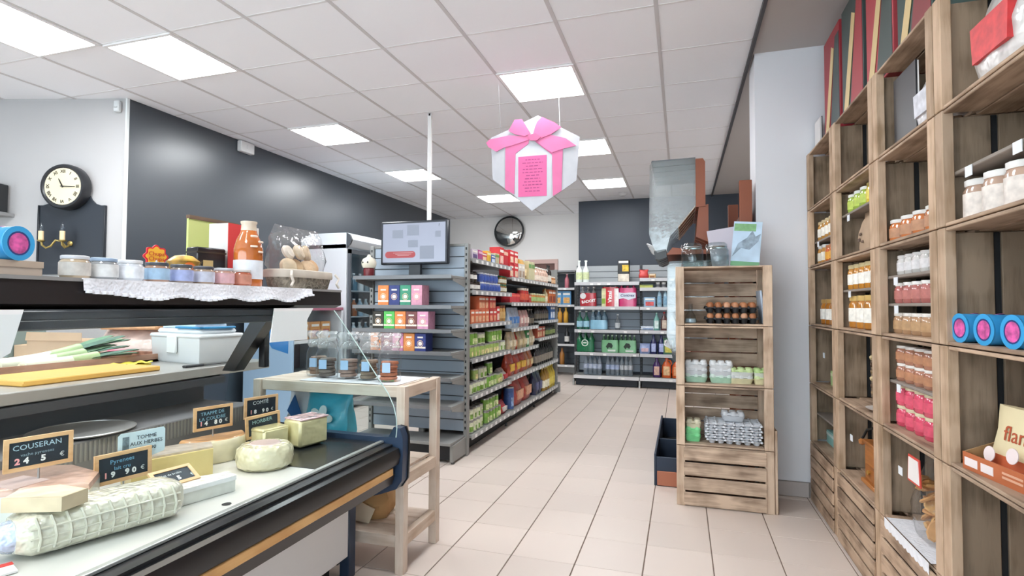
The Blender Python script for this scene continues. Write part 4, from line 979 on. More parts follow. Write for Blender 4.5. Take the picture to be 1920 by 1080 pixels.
JR = [(1.085,'beige','#b8a488','#d6d8dc','#c9c3ba'),(1.165,'grey labelled','#8d8f90','#9fb4cc','#d6d6d4'),(1.245,'white','#cfd2d6','#e6e6e6','#e2e4e8'),(1.335,'pale blue labelled','#a9846e','#4a4f58','#9fbcd4'),(1.425,'violet labelled','#96867a','#55585c','#a4aed6'),(1.515,'striped label','#a48c74','#50525a','#c2c4d0'),(1.605,'pink topped','#b98d7c','#caccd2','#d6a9ac'),(1.69,'reddish','#a8583c','#d8d4d0','#c98a74')]
for k, (y, nm, c, lid, lb) in enumerate(JR):
    t = mk_jar(.036,.064,c,lid,lb,(.12,.7)); t.location = (-1.63-.0*(k % 2),y,ST+.0035); tag(t, 'small %s preserve jar, %s from the left on the lace cloth' % (nm, ORD[k]), 'jar', 'small jars on the counter top shelf')
t = thing('lolly_sign', 'yellow and red flower shaped lollipop sign behind the jars', 'sign', (-1.72,1.405,ST+.004), R(78))
fl = lambda r_: [(r_*(1+.1*math.cos(8*a))*math.cos(a), .092+r_*(1+.1*math.cos(8*a))*math.sin(a)) for a in [2*PI*i/64 for i in range(64)]]
ob('red_edge', MB().prism(fl(.037),0,.006,'y'), mt('#d8323c', .4), t); ob('yellow_face', MB().prism(fl(.031),-.002,0,'y'), mt('#f0b43c', .4), t)
text('Chupa\nChups', .020, mt('#c8402c', .4), t, (0,-.003,.092), ext=.0004); ob('stick', MB().cyl(.004,0,.08,8), mt('#e9e6e0', .5), t)
t = thing('sweet_bowl', 'small clear dome of yellow sweets behind the jars', 'bowl', (-1.74,1.53,ST+.004))
ob('bowl', MB().lathe([(0,0),(.035,0),(.045,.05),(.06,.09),(.058,.09)],16), glass('#e6e6e0',1.0), t)
ob('sweets', MB().lathe([(0,.004),(.034,.004),(.043,.05),(.055,.085),(.03,.105),(0,.11)],14), mt('#d8a838', .4, coat=.5, noise=(30,.4)), t)
ob('round_label', MB().lathe([(0,0),(.02,0),(.02,.002),(0,.002)],14), mt('#e8742e', .5), t, (.05,-.02,.06), (PI/2,0,R(75)))
t = thing('sauce_bottle', 'tall clear bottle of orange sauce with white label', 'bottle', (-1.66,1.755,ST+.0035), R(80))
ob('glass_body', MB().lathe([(0,0),(.05,0),(.054,.008),(.054,.15),(.046,.185),(.032,.215),(.03,.225)],18), mt('#c06a2c', .1, coat=.8, noise=(8,.15)), t)
ob('neck', MB().lathe([(.03,.222),(.028,.25),(.031,.255),(.031,.262),(0,.262)],16), mt('#d9c9b4', .15), t)
ob('paper_label', MB().lathe([(.0548,.03),(.0548,.105)],18), mt('#dcdfe4', .5, noise=(30,.08)), t)
for k in range(4): ob('raised_mark', MB().box(-.014,.014,-.058,-.053,.135+k*.02,.143+k*.02,.002), mt('#ecd9c4', .4), t, (.0,0,.0), (0,0,R((-1)**k*16)))
t = thing('red_box', 'red and white carton standing behind the sauce bottle', 'box', (-1.765,1.84,ST+.004), R(90))
ob('carton_body', MB().box(-.085,.085,0,.10,0,.262,.002), mt('#d8d2cc', .5), t); ob('red_panel', MB().box(-.085,.03,-.002,0,.02,.262), mt('#cf3c3c', .5), t)
t = thing('display_sign', 'yellow green display panel with a brown top edge', 'sign', (-1.93,1.846,ST+.001), R(90))
ob('panel', MB().box(-.13,.13,0,.01,0,.285), mt('#c3c97e', .6, noise=(5,.04)), t); ob('top_edge', MB().box(-.13,.13,-.004,.014,.285,.30), wood('#7a5f4c','#5a4436','x'), t); ob('red_strip', MB().box(-.13,-.105,-.003,0,.02,.15), mt('#d86a6a', .5), t)
t = thing('tea_tin', 'small black tin with a gold emblem before the green panel', 'tin', (-1.79,1.675,ST+.004), R(80))
ob('tin_body', MB().box(-.06,.06,-.035,.035,0,.15,.005), mt('#1f1e22', .3), t); ob('emblem', MB().box(-.035,.005,-.0365,-.035,.055,.10), mt('#cbb27a', .4), t); ob('lid_line', MB().box(-.061,.061,-.036,.036,.128,.134), mt('#3a342c', .3), t)
# blue tin on a beige box at the left
t = thing('beige_box', 'low beige cardboard box under the blue tin', 'box', (-1.68,.92,ST+.001), R(90))
ob('carton_body', MB().box(-.16,.08,-.06,.06,0,.042,.003), mt('#c9b6a4', .7), t); ob('flap', MB().box(-.16,.08,-.062,-.06,.025,.042), mt('#bda894', .7), t)
def blue_tin(label, loc, rz, grp='blue biscuit tins'):
    t = thing('blue_tin', label, 'tin', loc, rz, grp)
    ob('tin_body', MB().lathe([(0,0),(.055,0),(.058,.004),(.058,.11),(.055,.114)],24), mt('#2f8ec6', .3, coat=.3), t, (0,.057,.058), (PI/2,0,0))
    ob('rim', MB().lathe([(.042,0),(.058,-.002),(.06,.004),(.042,.004),(.042,0)],24), mt('#3aa0d8', .3), t, (0,-.056,.058), (PI/2,0,0))
    ob('picture_disc', MB().lathe([(0,0),(.036,0),(.036,.002),(0,.002)],20), mt('#cf5a9c', .4, noise=(40,.4)), t, (0,-.0575,.058), (PI/2,0,0))
    ob('dark_ring', MB().lathe([(.036,0),(.042,0),(.042,.0025),(.036,.0025),(.036,0)],20), mt('#2a3a78', .4), t, (0,-.0575,.058), (PI/2,0,0))
    for a in (20,100,160): ob('pink_dot', MB().lathe([(0,0),(.014,0),(.014,.001),(0,.001)],12), mt('#d86aa8', .4), t, (.0585*math.cos(R(a)),.0,.058+.0585*math.sin(R(a))), (0,PI/2-R(a),0))
    return t
bt_ = blue_tin('blue tin with pink pictures on the beige box, counter shelf left edge', (-1.66,.93,ST+.0435), R(105)); bt_.scale = (.74,.74,.74)
# basket with bagged bread
t = thing('bread_basket', 'grey wicker basket lined with cloth on the counter shelf', 'basket', (-1.66,2.062,ST+.001), R(90))
def oval(w_, d, z, n=24): return [(w_*math.copysign(abs(math.cos(2*PI*i/n))**.6,math.cos(2*PI*i/n)), d*math.copysign(abs(math.sin(2*PI*i/n))**.6,math.sin(2*PI*i/n)), z) for i in range(n)]
ob('wicker', MB().loft([oval(.155,.068,0),oval(.165,.074,.03),oval(.175,.08,.07)],cap=True), mt('#8f8677', .8, noise=(60,.4), bump=(120,1.0)), t)
ob('liner', MB().loft([oval(.177,.082,.05),oval(.181,.086,.058),oval(.179,.085,.082),oval(.17,.076,.085)],cap=False), mt('#cfc6b8', .85, noise=(20,.06)), t)
for sx in (-1,1): ob('ribbon', MB().tube([(sx*.15,-.08,.075),(sx*.165,-.092,.055),(sx*.15,-.09,.03),(sx*.165,-.092,.012)],.006,6), mt('#d9d0c4', .8), t)
t = thing('bread_bag', 'clear bag of small breads and biscuits in the wicker basket', 'bag', (-1.665,2.05,ST+.05), R(90))
for k, (x, y_, z, r_, c) in enumerate([(-.08,-.02,.05,.04,'#d9c2a0'),(-.02,.0,.05,.045,'#cfae84'),(.05,-.02,.05,.042,'#d4b48e'),(.1,.0,.06,.04,'#c9a074'),(-.06,.0,.115,.036,'#e2d6c6'),(.0,-.01,.12,.038,'#d8c4a8'),(.06,.0,.12,.04,'#cdb493')]):
    ob('bread', MB().lathe([(0,-.4*r_),(r_*.8,-.35*r_),(r_,0),(r_*.8,.35*r_),(0,.45*r_)],14), mt(c, .7, noise=(25,.15)), t, (x,y_,z), (R(60),R(20*(k-3)),0))
ob('clear_film', bag_mesh(.30,.15,.23,1.0,.006,31), glass('#fafafa',1.2,.08,(30,.6),.05), t, (0,0,0))

# ================================================================ WOODEN STAND BY THE COUNTER END
pine = wood('#d8c8b8','#c2ac98','z',.7,rand=.05); pine_x = wood('#d8c8b8','#c2ac98','x',.7,rand=.05); pine_y = wood('#d2bfac','#b8a08a','y',.7,rand=.05)
t = thing('wooden_stand', 'whitewashed wooden stand with glass jars beside the counter end', 'table', (-1.66,2.49,0))
for sx in (-.43,.40):
    for sy in (-.19,.16): ob('leg', MB().box(sx-.022,sx+.022,sy-.018,sy+.026,0,.868,.002), pine, t)
for sx in (-.43,.40):
    for z in (.81,.40,.12): ob('side_rail', MB().box(sx-.018,sx+.018,-.163,.142,z,z+.055,.002), pine_y, t)
ob('top_rail', MB().box(-.407,.377,-.195,-.17,.815,.865,.002), pine_x, t)
for k in range(3): ob('top_plank', MB().box(-.45,.375,-.168+k*.105,-.168+k*.105+.102,.848,.866,.002), pine_x, t)
for k in range(3): ob('middle_plank', MB().box(-.41,.38,-.168+k*.105,-.168+k*.105+.102,.455,.47,.002), pine_x, t)
for k in range(3): ob('lower_plank', MB().box(-.41,.38,-.205+k*.118,-.205+k*.118+.114,.132 if k else .12,.175,.002), pine_x, t)
tag(ob('lace_runner', MB().grid(lambda u, v: (-1.86+.56*u, 2.315+.31*v, .8685+.0015*math.sin(u*40)*math.sin(v*25)), 20, 10), lace), 'white lace runner under the glass jars on the wooden stand', 'cloth')
def storage_jar(label, x, y, fill, h=.19, r_=.058, tagc='#a9c6e6'):
    t = thing('storage_jar', label, 'jar', (x,y,.871), R(0), 'glass biscuit jars on the wooden stand')
    ob('glass_body', MB().lathe([(0,0),(r_*.95,0),(r_,.006),(r_,h*.62),(r_*.85,h*.76),(r_*.72,h*.82),(r_*.76,h*.86)],20), glass('#f8fafa',1.0), t)
    ob('film_cover', MB().lathe([(r_*.8,h*.80),(r_*.95,h*.9),(r_*.8,h*1.04),(r_*1.1,h*1.2),(r_*.9,h*1.27)],16), glass('#fafafa',1.6,.12,(50,.8),.18), t)
    ob('glass_lid', MB().lathe([(r_*.74,h*.86),(r_*.6,h*.95),(r_*.3,h),(0,h*1.01)],18), glass('#f8fafa',1.5,.05), t)
    for k in range(5): ob('biscuit', MB().lathe([(0,0),(r_*.72,0),(r_*.76,.008),(r_*.7,.016),(0,.017)],14), mt(fill, .7, noise=(30,.25)), t, (random.uniform(-.006,.006),random.uniform(-.006,.006),.008+k*.0185), (R(random.uniform(-5,5)),0,0))
    ob('paper_tag', MB().box(-.02,.02,-r_-.003,-r_-.001,h*.25,h*.5), mt(tagc, .5), t, (0,0,0), (0,0,R(14)))
for k, (x, y, f) in enumerate([(-1.405,2.43,'#b06a4a'),(-1.535,2.45,'#8a7360'),(-1.665,2.46,'#a8877a'),(-1.795,2.46,'#7a6a62'),(-1.90,2.52,'#8a6a58')]):
    storage_jar('glass biscuit jar, %s from the right on the wooden stand' % ORD[k], x, y, f)
t = thing('carrier_bag', 'turquoise printed carrier bag on the middle shelf of the wooden stand', 'bag', (-1.80,2.50,.471))
ob('bag_body', bag_mesh(.28,.16,.31,.95,.004,8), mt('#3fb0cc', .35, coat=.3, noise=(9,.12), bump=(25,.5)), t)
ob('white_flower', MB().prism([(.07*math.cos(a)*(.5+.5*abs(math.cos(2.5*a))), .19+.07*math.sin(a)*(.5+.5*abs(math.cos(2.5*a)))) for a in [2*PI*i/40 for i in range(40)]],-.083,-.078,'y'), mt('#dff0f2', .5), t)
t = thing('carrier_bag', 'white carrier bag with dark blue print beside the turquoise one', 'bag', (-2.02,2.56,.471))
ob('bag_body', bag_mesh(.16,.14,.31,.95,.004,9), mt('#d6dbe2', .4, noise=(8,.06), bump=(25,.5)), t); ob('blue_print', MB().prism([(-.05,.2),(0,.29),(.02,.24),(.05,.17),(0,.15)],-.073,-.068,'y'), mt('#2f66a8', .5), t)
t = thing('paper_bag', 'crumpled kraft paper bag on the lower shelf of the wooden stand', 'bag', (-1.62,2.49,.176), R(10))
ob('paper', bag_mesh(.40,.26,.20,.95,.008,14), mt('#b08a5c', .8, noise=(7,.12), bump=(16,.9)), t); ob('pale_fold', MB().prism([(-.02,.02),(.12,.0),(.15,.07),(.03,.12)],-.142,-.135,'y'), mt('#cdbba2', .8), t)

# ================================================================ BEHIND THE COUNTER
t = thing('back_table', 'pale work table against the clock wall behind the counter', 'table', (-4.35,2.95,0), R(16.16))
ob('table_top', MB().box(-1.2,.75,-.38,.28,.84,.875,.004), mt('#c9bfb4', .5), t)
for sx in (-1.15,.70):
    for sy in (-.34,.24): ob('leg', MB().box(sx-.025,sx+.025,sy-.025,sy+.025,0,.84), mt('#8a8782', .5), t)
def carton(label, x, y, w_, d, h, z=.8755, rz=16, col='#c2a588', open_=True):
    t = thing('cardboard_box', label, 'box', (x,y,z), R(rz), 'cardboard boxes behind the counter')
    ob('carton_body', MB().box(-w_/2,w_/2,-d/2,d/2,0,h,.003), mt(col, .8, noise=(6,.05)), t); ob('tape', MB().box(-w_/2-.001,w_/2+.001,-.025,.025,h-.001,h+.001), mt('#b0926c', .4), t)
    if open_: ob('flap', MB().prism([(-w_/2,h),(-w_/2+.01,h+.06),(w_/2,h+.055),(w_/2,h)],-d/2-.012,-d/2-.008,'y'), mt(col, .8, noise=(6,.05)), t)
carton('upper cardboard box stacked at the left behind the counter', -4.72, 2.66, .30,.26,.13, 1.0705, 16)
carton('grey green lower box under the left cardboard box', -4.70, 2.67, .34,.3,.194, col='#7c8a86', open_=False)
carton('wide low cardboard box behind the leeks', -4.22, 2.80, .40,.28,.12)
carton('small cardboard box left of the wide one behind the leeks', -4.475, 2.70, .10,.16,.085, open_=False)
t = thing('bread_bags', 'bagged pink wrapped loaves stacked on the work table', 'bag', (-3.78,2.96,.8755), R(16))
ob('bag_body', bag_mesh(.46,.3,.20,.95,.008,18), mt('#c9b2a8', .35, coat=.6, noise=(9,.2), bump=(22,.8)), t); ob('orange_packet', MB().box(-.2,.22,-.12,.1,.195,.235,.012), mt('#d8a478', .45, noise=(20,.2)), t); ob('pink_fold', MB().box(-.1,.08,-.165,-.15,.03,.06,.004), mt('#d87a8a', .5), t)
# ================================================================ FRIDGES ALONG THE DARK WALL
whm = mt('#cfd2d6', .4)
t = thing('drinks_fridge', 'tall white glass door fridge against the dark side wall', 'fridge', (-4.12,6.2,0), R(90))
# local x = world y (-.66..), local y=0 front face -> world +x at -3.80
FY0, FY1, FD = -.66, .70, .64
o = lambda n, mb, m_, p=None: ob(n, mb, m_, p or t, (0,-.32,0) if p is None else (0,0,0))
o('side_panel', MB().box(FY0,FY0+.04,0,FD,.06,1.98,.004), whm); o('side_panel', MB().box(FY1-.04,FY1,0,FD,.06,1.98,.004), whm)
o('back_wall', MB().box(FY0,FY1,FD-.02,FD,.06,1.98), mt('#b9c4cc', .5)); o('floor_panel', MB().box(FY0,FY1,0,FD,.06,.14), whm)
o('header', MB().loft([[(x,.0,1.93),(x,-.05,1.97),(x,-.075,2.03),(x,-.05,2.09),(x,.0,2.115),(x,.5,2.115),(x,FD,2.05),(x,FD,1.93)] for x in (FY0,FY1)]), mt('#d9dfe4', .35))
o('header_end', MB().prism([(.0,1.93),(-.05,1.97),(-.077,2.03),(-.05,2.09),(.0,2.115)],FY0-.003,FY0+.02,'x'), mt('#4a4d52', .4))
o('inner_lamp', MB().box(FY0+.05,FY0+.065,.03,.045,.25,1.85), emat('#f4faff', 5.0))
o('plinth', MB().box(FY0,FY1,.04,FD,0,.06), mt('#3a3a3c', .6))
df = MB()
for (a0,a1) in ((FY0+.03,.02),(.02,FY1-.03)):
    df.box(a0,a0+.035,-.03,0,.14,1.92).box(a1-.035,a1,-.03,0,.14,1.92).box(a0,a1,-.03,0,.14,.19).box(a0,a1,-.03,0,1.87,1.92)
o('door_frame', df, mt('#55595f', .4)); o('door_glass', MB().box(FY0+.06,FY1-.06,-.016,-.012,.19,1.87), glass('#eef4f6',.9))
for k, z in enumerate((.45,.8,1.1,1.42)): o('shelf', MB().box(FY0+.045,FY1-.045,.05,FD-.03,z,z+.012), mt('#b4bac0', .4))
rk = random.Random(9)
for k, z in enumerate((.812+.001,1.113,1.433)):
    for i in range(9):
        c = rk.choice(['#8fb0c4','#5a7a8c','#c2cdd2','#7d98a4','#a4623f','#dfe4e6'])
        place('fd%d%s' % (k, c), (lambda c=c: mk_bottle(.045,.22,c,'#e2e4e6',None,.35,.6)), 'chilled bottle, %s along the %s fridge shelf behind glass' % (ORD[i], ['lower','middle','upper'][k]), (-3.95,5.66+i*.135,z), R(90), 'bottles in the glass door fridge')
# low open chiller in front of the fridge
t = thing('open_chiller', 'low open chiller with a blue swirl side panel beside the fridge', 'fridge', (-4.12,5.05,0), R(90))
o2 = lambda n, mb, m_: ob(n, mb, m_, t, (0,-.32,0))
o2('side_panel', MB().box(-.42,-.39,0,.62,.05,1.19,.004), mt('#9fb4cc', .4)); o2('side_panel', MB().box(.42,.45,0,.62,.05,1.19,.004), mt('#c9cdd2', .4))
o2('blue_swirl', MB().prism([(.05,.75),(.25,.8),(.4,1.0),(.45,1.16),(.2,1.16),(.05,1.0)],-.424,-.42,'x'), mt('#2f78b8', .4))
o2('back_wall', MB().box(-.39,.42,.58,.62,.05,1.19), mt('#a08f94', .5)); o2('lower_body', MB().box(-.39,.42,0,.6,.05,.5,.006), mt('#8a8f94', .4)); o2('top_panel', MB().box(-.42,.45,.0,.62,1.19,1.225,.004), mt('#a86a7c', .4)); o2('plinth', MB().box(-.42,.45,.05,.6,0,.05), mt('#333333', .6))
o2('wire_shelf', MB().box(-.39,.42,.06,.57,.86,.872), mt('#c9cbcc', .35)); o2('price_strip', MB().box(-.39,.42,.05,.058,.84,.872), mt('#d9dadb', .4))
for k in range(4):
    t2 = mk_box(.16,.12,.19,'#d8944a','#b04a34',0); t2.location = (-3.93,4.78+k*.19,.873); t2.rotation_euler = (0,0,R(90)); tag(t2, 'orange cake packet, %s from the near end in the open chiller' % ORD[k], 'box', 'orange packets in the open chiller')

# ================================================================ CLOCK WALL
WO = Vector((-4.497,3.376,0)); WA = R(16.16); wx = Vector((math.cos(WA),math.sin(WA),0)); wn = Vector((math.sin(WA),-math.cos(WA),0))
def on_wall(s_, z, off=0): p = WO - wx*s_ + wn*off; return (p.x, p.y, z)
t = thing('clock_board', 'black shouldered wooden board carrying the clock and sconce', 'board', on_wall(.44,0,.004), WA)
bp = [(-.29,1.5),(.29,1.5),(.29,2.085),(.25,2.085),(.20,2.10),(.165,2.135),(.14,2.18),(-.14,2.18),(-.165,2.135),(-.20,2.10),(-.25,2.085),(-.29,2.085)]
ob('panel', MB().prism(bp,-.016,0,'y'), mt('#262b33', .45), t)
for b in ((-.29,-.275,1.5,2.085),(.275,.29,1.5,2.085)): ob('edge_bead', MB().box(b[0],b[1],-.024,-.016,b[2],b[3],.002), mt('#1d2026', .4), t)
t = thing('wall_clock', 'round wall clock with cream roman numeral face in black case', 'clock', on_wall(.457,2.23,.022), WA)
ob('case', MB().lathe([(0,0),(.185,0),(.19,.01),(.19,.07),(.18,.088),(.165,.088),(.152,.075),(0,.072)],40), mt('#25262a', .35), t, (0,0,0), (PI/2,0,0))
ob('dial', MB().lathe([(0,.0725),(.154,.0765),(.154,.0775),(0,.0775)],36), mt('#e6d9b8', .5, noise=(5,.05)), t, (0,0,0), (PI/2,0,0))
for k, s_ in enumerate(['XII','I','II','III','IIII','V','VI','VII','VIII','IX','X','XI']):
    a = -k*PI/6; text(s_, .036, mt('#3a362c', .6), t, (-.125*math.sin(a),-.079,.125*math.cos(a)), (PI/2,0,0) if False else (PI/2,-a,0), ext=.0004, name='numeral', bold=.001)
ob('hour_hand', MB().prism([(-.006,-.01),(.006,-.01),(.004,.06),(0,.075),(-.004,.06)],-.083,-.081,'y'), mt('#25231f', .5), t, (0,0,0), (0,R(-28),0))
ob('minute_hand', MB().prism([(-.004,-.015),(.004,-.015),(.002,.11),(-.002,.11)],-.086,-.084,'y'), mt('#25231f', .5), t, (0,0,0), (0,R(92),0))
t = thing('wall_sconce', 'brass two arm candle sconce fixed to the black board', 'sconce', on_wall(.44,1.76,.021), WA)
br = mt('#b09a5c', .35, metal=.7)
ob('back_plate', MB().lathe([(0,0),(.02,0),(.022,.01),(.012,.02),(0,.022)],14), br, t, (0,0,0), (PI/2,0,0))
ob('arm', MB().tube([(0,-.02,-.02),(.0,-.05,-.03),(-.02,-.07,.01),(-.06,-.08,.02),(-.10,-.08,-.03),(-.14,-.08,-.045),(-.175,-.08,-.02),(-.18,-.08,.01)],.008,8), br, t)
ob('arm', MB().tube([(0,-.02,-.02),(.0,-.06,-.04),(.0,-.085,-.02),(.0,-.09,.015)],.008,8), br, t)
for x in (-.18,0):
    ob('drip_cup', MB().lathe([(.01,.005),(.026,.012),(.028,.02),(.0,.02)],14,x,-.085), br, t)
    ob('candle_sleeve', MB().cyl(.019,.02,.095,14,x,-.085), mt('#e2c9a0', .6), t)
    ob('flame_bulb', MB().lathe([(.01,.095),(.016,.115),(.013,.14),(.004,.165),(0,.17)],12,x,-.085), glass('#e9eef2',2.0), t)
t = thing('wall_shelf', 'small grey wall shelf at the left picture edge', 'shelf', on_wall(1.10,1.985,.0), WA)
ob('board', MB().box(-.22,.15,-.2,0,0,.03,.003), mt('#8f8f90', .5), t); ob('bracket', MB().box(-.1,-.08,-.15,0,-.08,0), mt('#6a6a6c', .5), t)
t = thing('speaker', 'black box speaker on the small wall shelf', 'speaker', on_wall(1.12,2.016,.1), WA)
ob('cabinet', MB().box(-.14,.13,-.08,.08,0,.24,.006), mt('#26272a', .4), t); ob('grille', MB().box(-.12,.11,-.084,-.08,.02,.16,.002), mt('#17181a', .7), t); ob('front_knob', MB().lathe([(0,0),(.02,0),(.018,.012),(0,.014)],12), mt('#101112', .4), t, (.06,-.085,.1), (PI/2,0,0))

# ================================================================ HANGING GIFT SIGN
t = thing('gift_sign', 'white hexagonal gift parcel sign with pink bow hanging from the ceiling', 'sign', (-1.11,4.10,2.37), R(3))
SG = {'board':[(0.036,0.386),(-0.062,0.348),(-0.201,0.291),(-0.354,0.234),(-0.345,0.081),(-0.335,-0.104),(-0.154,-0.245),(-0.011,-0.372),(0.156,-0.268),(0.34,-0.149),(0.366,0.191),(0.192,0.291)],
 'inner_panel':[(-0.15,0.082),(-0.1,0.126),(-0.012,0.172),(0.118,0.097),(0.15,0.063),(0.145,-0.272),(-0.011,-0.369),(-0.149,-0.251)],
 'ribbon_band':[(-0.229,0.148),(-0.034,0.195),(-0.04,0.164),(-0.144,0.092),(-0.154,-0.234),(-0.23,-0.192)],
 'ribbon_band.':[(0.01,0.181),(0.15,0.063),(0.156,-0.263),(0.225,-0.225),(0.235,0.103),(0.15,0.14)],
 'ribbon_tail':[(-0.388,0.194),(-0.36,0.219),(-0.201,0.24),(-0.034,0.222),(-0.029,0.195),(-0.2,0.151),(-0.234,0.148),(-0.302,0.116),(-0.371,0.16)],
 'ribbon_tail.':[(-0.001,0.203),(0.128,0.223),(0.256,0.185),(0.34,0.12),(0.235,0.103),(0.15,0.079),(0.086,0.121)],
 'bow_loop':[(-0.201,0.275),(-0.151,0.362),(-0.09,0.361),(-0.057,0.304),(-0.02,0.24),(-0.067,0.222),(-0.145,0.243)],
 'bow_loop.':[(0.0,0.235),(0.015,0.29),(0.031,0.328),(0.069,0.367),(0.171,0.314),(0.224,0.272),(0.15,0.226),(0.064,0.197)],
 'knot':[(-0.045,0.228),(0.02,0.238),(0.064,0.208),(0.031,0.179),(-0.023,0.184)]}
SD = {'board':(0,.008,'#b2b2b7'),'inner_panel':(-.003,0,'#b9bac0'),'ribbon_band':(-.006,-.0031,'#cc6592'),'ribbon_band.':(-.006,-.0031,'#c9618f'),'ribbon_tail':(-.011,-.0062,'#d26c98'),'ribbon_tail.':(-.011,-.0062,'#cf6794'),'bow_loop':(-.017,-.0112,'#ca5f8a'),'bow_loop.':(-.017,-.0112,'#c25983'),'knot':(-.022,-.0172,'#b9527b')}
for k, pl in SG.items():
    a, b, c = SD[k]; ob(k.strip('.'), MB().prism(pl,a,b,'y'), mt(c, .5, noise=(9,.06)), t)
cd = ob('pink_card', MB().prism([(-0.122,0.063),(0.107,0.066),(0.108,-0.258),(-0.121,-0.257)],-.006,-.0032,'y'), mt('#d0598f', .55), t)
rl = random.Random(4)
for k in range(11):
    z = .035-k*.025; w_ = rl.uniform(.05,.085); x = -w_
    while x < w_:
        l = min(rl.uniform(.012,.035), w_-x); ob('script_stroke', MB().box(x-.006,x+l-.006,-.0068,-.006,z-.0035,z+.0035), mt('#9c3a72', .6), cd); x += l+.008
for (x0, z0, x1, y1) in ((-.27,.25,-.262,-.1),(.21,.28,.155,.28)):
    ob('hanging_wire', MB().tube([(x0,.004,z0),(x1,y1,CEIL-2.37)],.0009,6), mt('#9a9a9e', .3, metal=.6), t)

# ================================================================ WOODEN FRUIT CRATES
cw_x = wood('#b59a82','#7c6450','x'); cw_z = wood('#c0a48a','#94785c','z'); cw_y = wood('#a98e73','#71593f','y')
bw_z = wood('#9d8771','#66543f','z')
gw_x = wood('#c6ad96','#86705e','x',rand=.12); gw_z = wood('#d3baa2','#a2866e','z',rand=.12)
def plank(name, x0,x1,y0,y1,z0,z1, mat, par): return bx(name, (x1-x0,y1-y0,z1-z0), mat, par, (x0,y0,z0), c=.0022)
def crate(label, loc, rz, w_=.65, h=.373, d=.33, back='v', front=0, mid=(), pale=False, group='stacked fruit crates', tags=()):
    t = thing('fruit_crate', label, 'crate', loc, rz, group)
    mx, mz = (gw_x, gw_z) if pale else (cw_x, cw_z)
    p = .052; th = .011
    for x0 in (0,w_-p):
        plank('corner_post', x0,x0+p,.0,.032,0,h,mz,t); plank('corner_post', x0,x0+p,d-.045,d-.012,0,h,mz,t)
    for x0 in (.0, w_-th):
        plank('end_board', x0,x0+th,.033,.148,.013,h-.013,bw_z,t); plank('end_board', x0,x0+th,.168,d-.046,.013,h-.013,bw_z,t)
        plank('end_gap_shade', x0+(.0005 if x0 == 0 else th-.0025), x0+(.0025 if x0 == 0 else th-.0005),.1485,.1675,.013,h-.013,slot_m,t) if not pale else plank('end_board', x0,x0+th,.149,.167,.013,h-.013,bw_z,t)  # near-black strip paints the shade in the gap between the end boards
    n = 3; s = (d-.012)/n
    for z0 in (0,h-th):
        for k in range(n):
            y0 = k*s+(.033 if k == 0 else .003)
            plank('long_board', p if k == 0 else th, w_-p if k == 0 else w_-th, y0 if k else .004, (k+1)*s-.003 if k < n-1 else d-.046, z0, z0+th, mx, t)
    if back == 'v':
        m_ = 4; s = w_/m_
        for k in range(m_): plank('back_slat', k*s+.006, (k+1)*s-.012, d-.011, d, .002, h-.002, bw_z, t)
    else:
        m_ = 4; s = h/m_
        for k in range(m_): plank('back_slat', .002, w_-.002, d-.011, d, k*s+.004, (k+1)*s-.004, mx, t)
    if front:
        s = (h-.004)/front
        for k in range(front): plank('front_slat', p-.008, w_-p+.008, -.010, -.0005, .002+k*s+.006, .002+(k+1)*s-.006, mx, t)
    for z in mid: plank('inner_shelf', th+.001, w_-th-.001, .034, d-.05, z-.012, z, mt('#8d837a', .6, noise=(9,.08)), t)
    for (x, z) in tags: ob('price_tag', MB().box(x+.03,x+.07,.030,.032,z-.016,z+.016), mt('#e4e8ec', .5), t)
    return t
XW = .80; HC = .377
YCOL = [4.005,3.37,2.705,2.105]; WCOL = [.631,.661,.596,.65]
cname = ['farthest column','second farthest column','third column','nearest column']; rname = ['bottom','second','third','fourth','fifth','top']
MIDS = {(0,1):(.19,),(0,4):(.165,),(1,3):(.21,),(1,4):(.235,),(2,2):(.195,),(2,3):(.135,.25),(3,4):(.175,)}
TAGS = {(0,2):((.2,.2),),(1,1):((.11,.2),),(1,3):((.12,.185),),(1,4):((.12,.205),),(2,1):((.1,.22),),(2,2):((.1,.17),),(2,3):((.09,.225),(.09,.11)),(3,4):((.09,.155),(.34,.157)),(0,4):((.1,.14),)}
for c in range(4):
    for r in range(6):
        crate('wall crate of the %s, %s row from the floor' % (cname[c], rname[r]), (XW, YCOL[c]-.002, r*HC), R(-90), WCOL[c]-.004, back='v',
              front=5 if (r == 0 and c < 3) else 0, mid=MIDS.get((c,r),()), tags=TAGS.get((c,r),()), group='crates stacked along the right wall')
def WP(c, r, fx, dep=.08, dz=0): # point in a wall crate: fx metres from its far end, dep from its front
    return (XW+dep, YCOL[c]-fx, r*HC+.0115+dz)
RW = R(-90)
def put(t, c, r, fx, label, cat=None, dep=.08, dz=0, group=None, rz=RW):
    t.location = WP(c,r,fx,dep,dz); t.rotation_euler = (0,0,rz); return tag(t, label, cat or t['category'], group)
def jars(kind, fn, c, r, f0, n, pitch, phrase, dep=.085, dz=0, rows=1, th=.1, tn=('','upper ')):
    for q in range(rows):
        for k in range(n):
            lab = '%s, %s from far end, %s column %s row%s' % (phrase, ORD[k], ('farthest','second','third','nearest')[c], rname[r], (', '+tn[q]+'tier') if rows > 1 and q else '')
            place(kind, fn, lab, WP(c,r,f0+k*pitch,dep,dz+q*th), RW, 'jars in the wall crates')
J = lambda r_, h_, c_, l_, b_=None, lh=(.2,.62): (lambda: mk_jar(r_,h_,c_,l_,b_,lh))
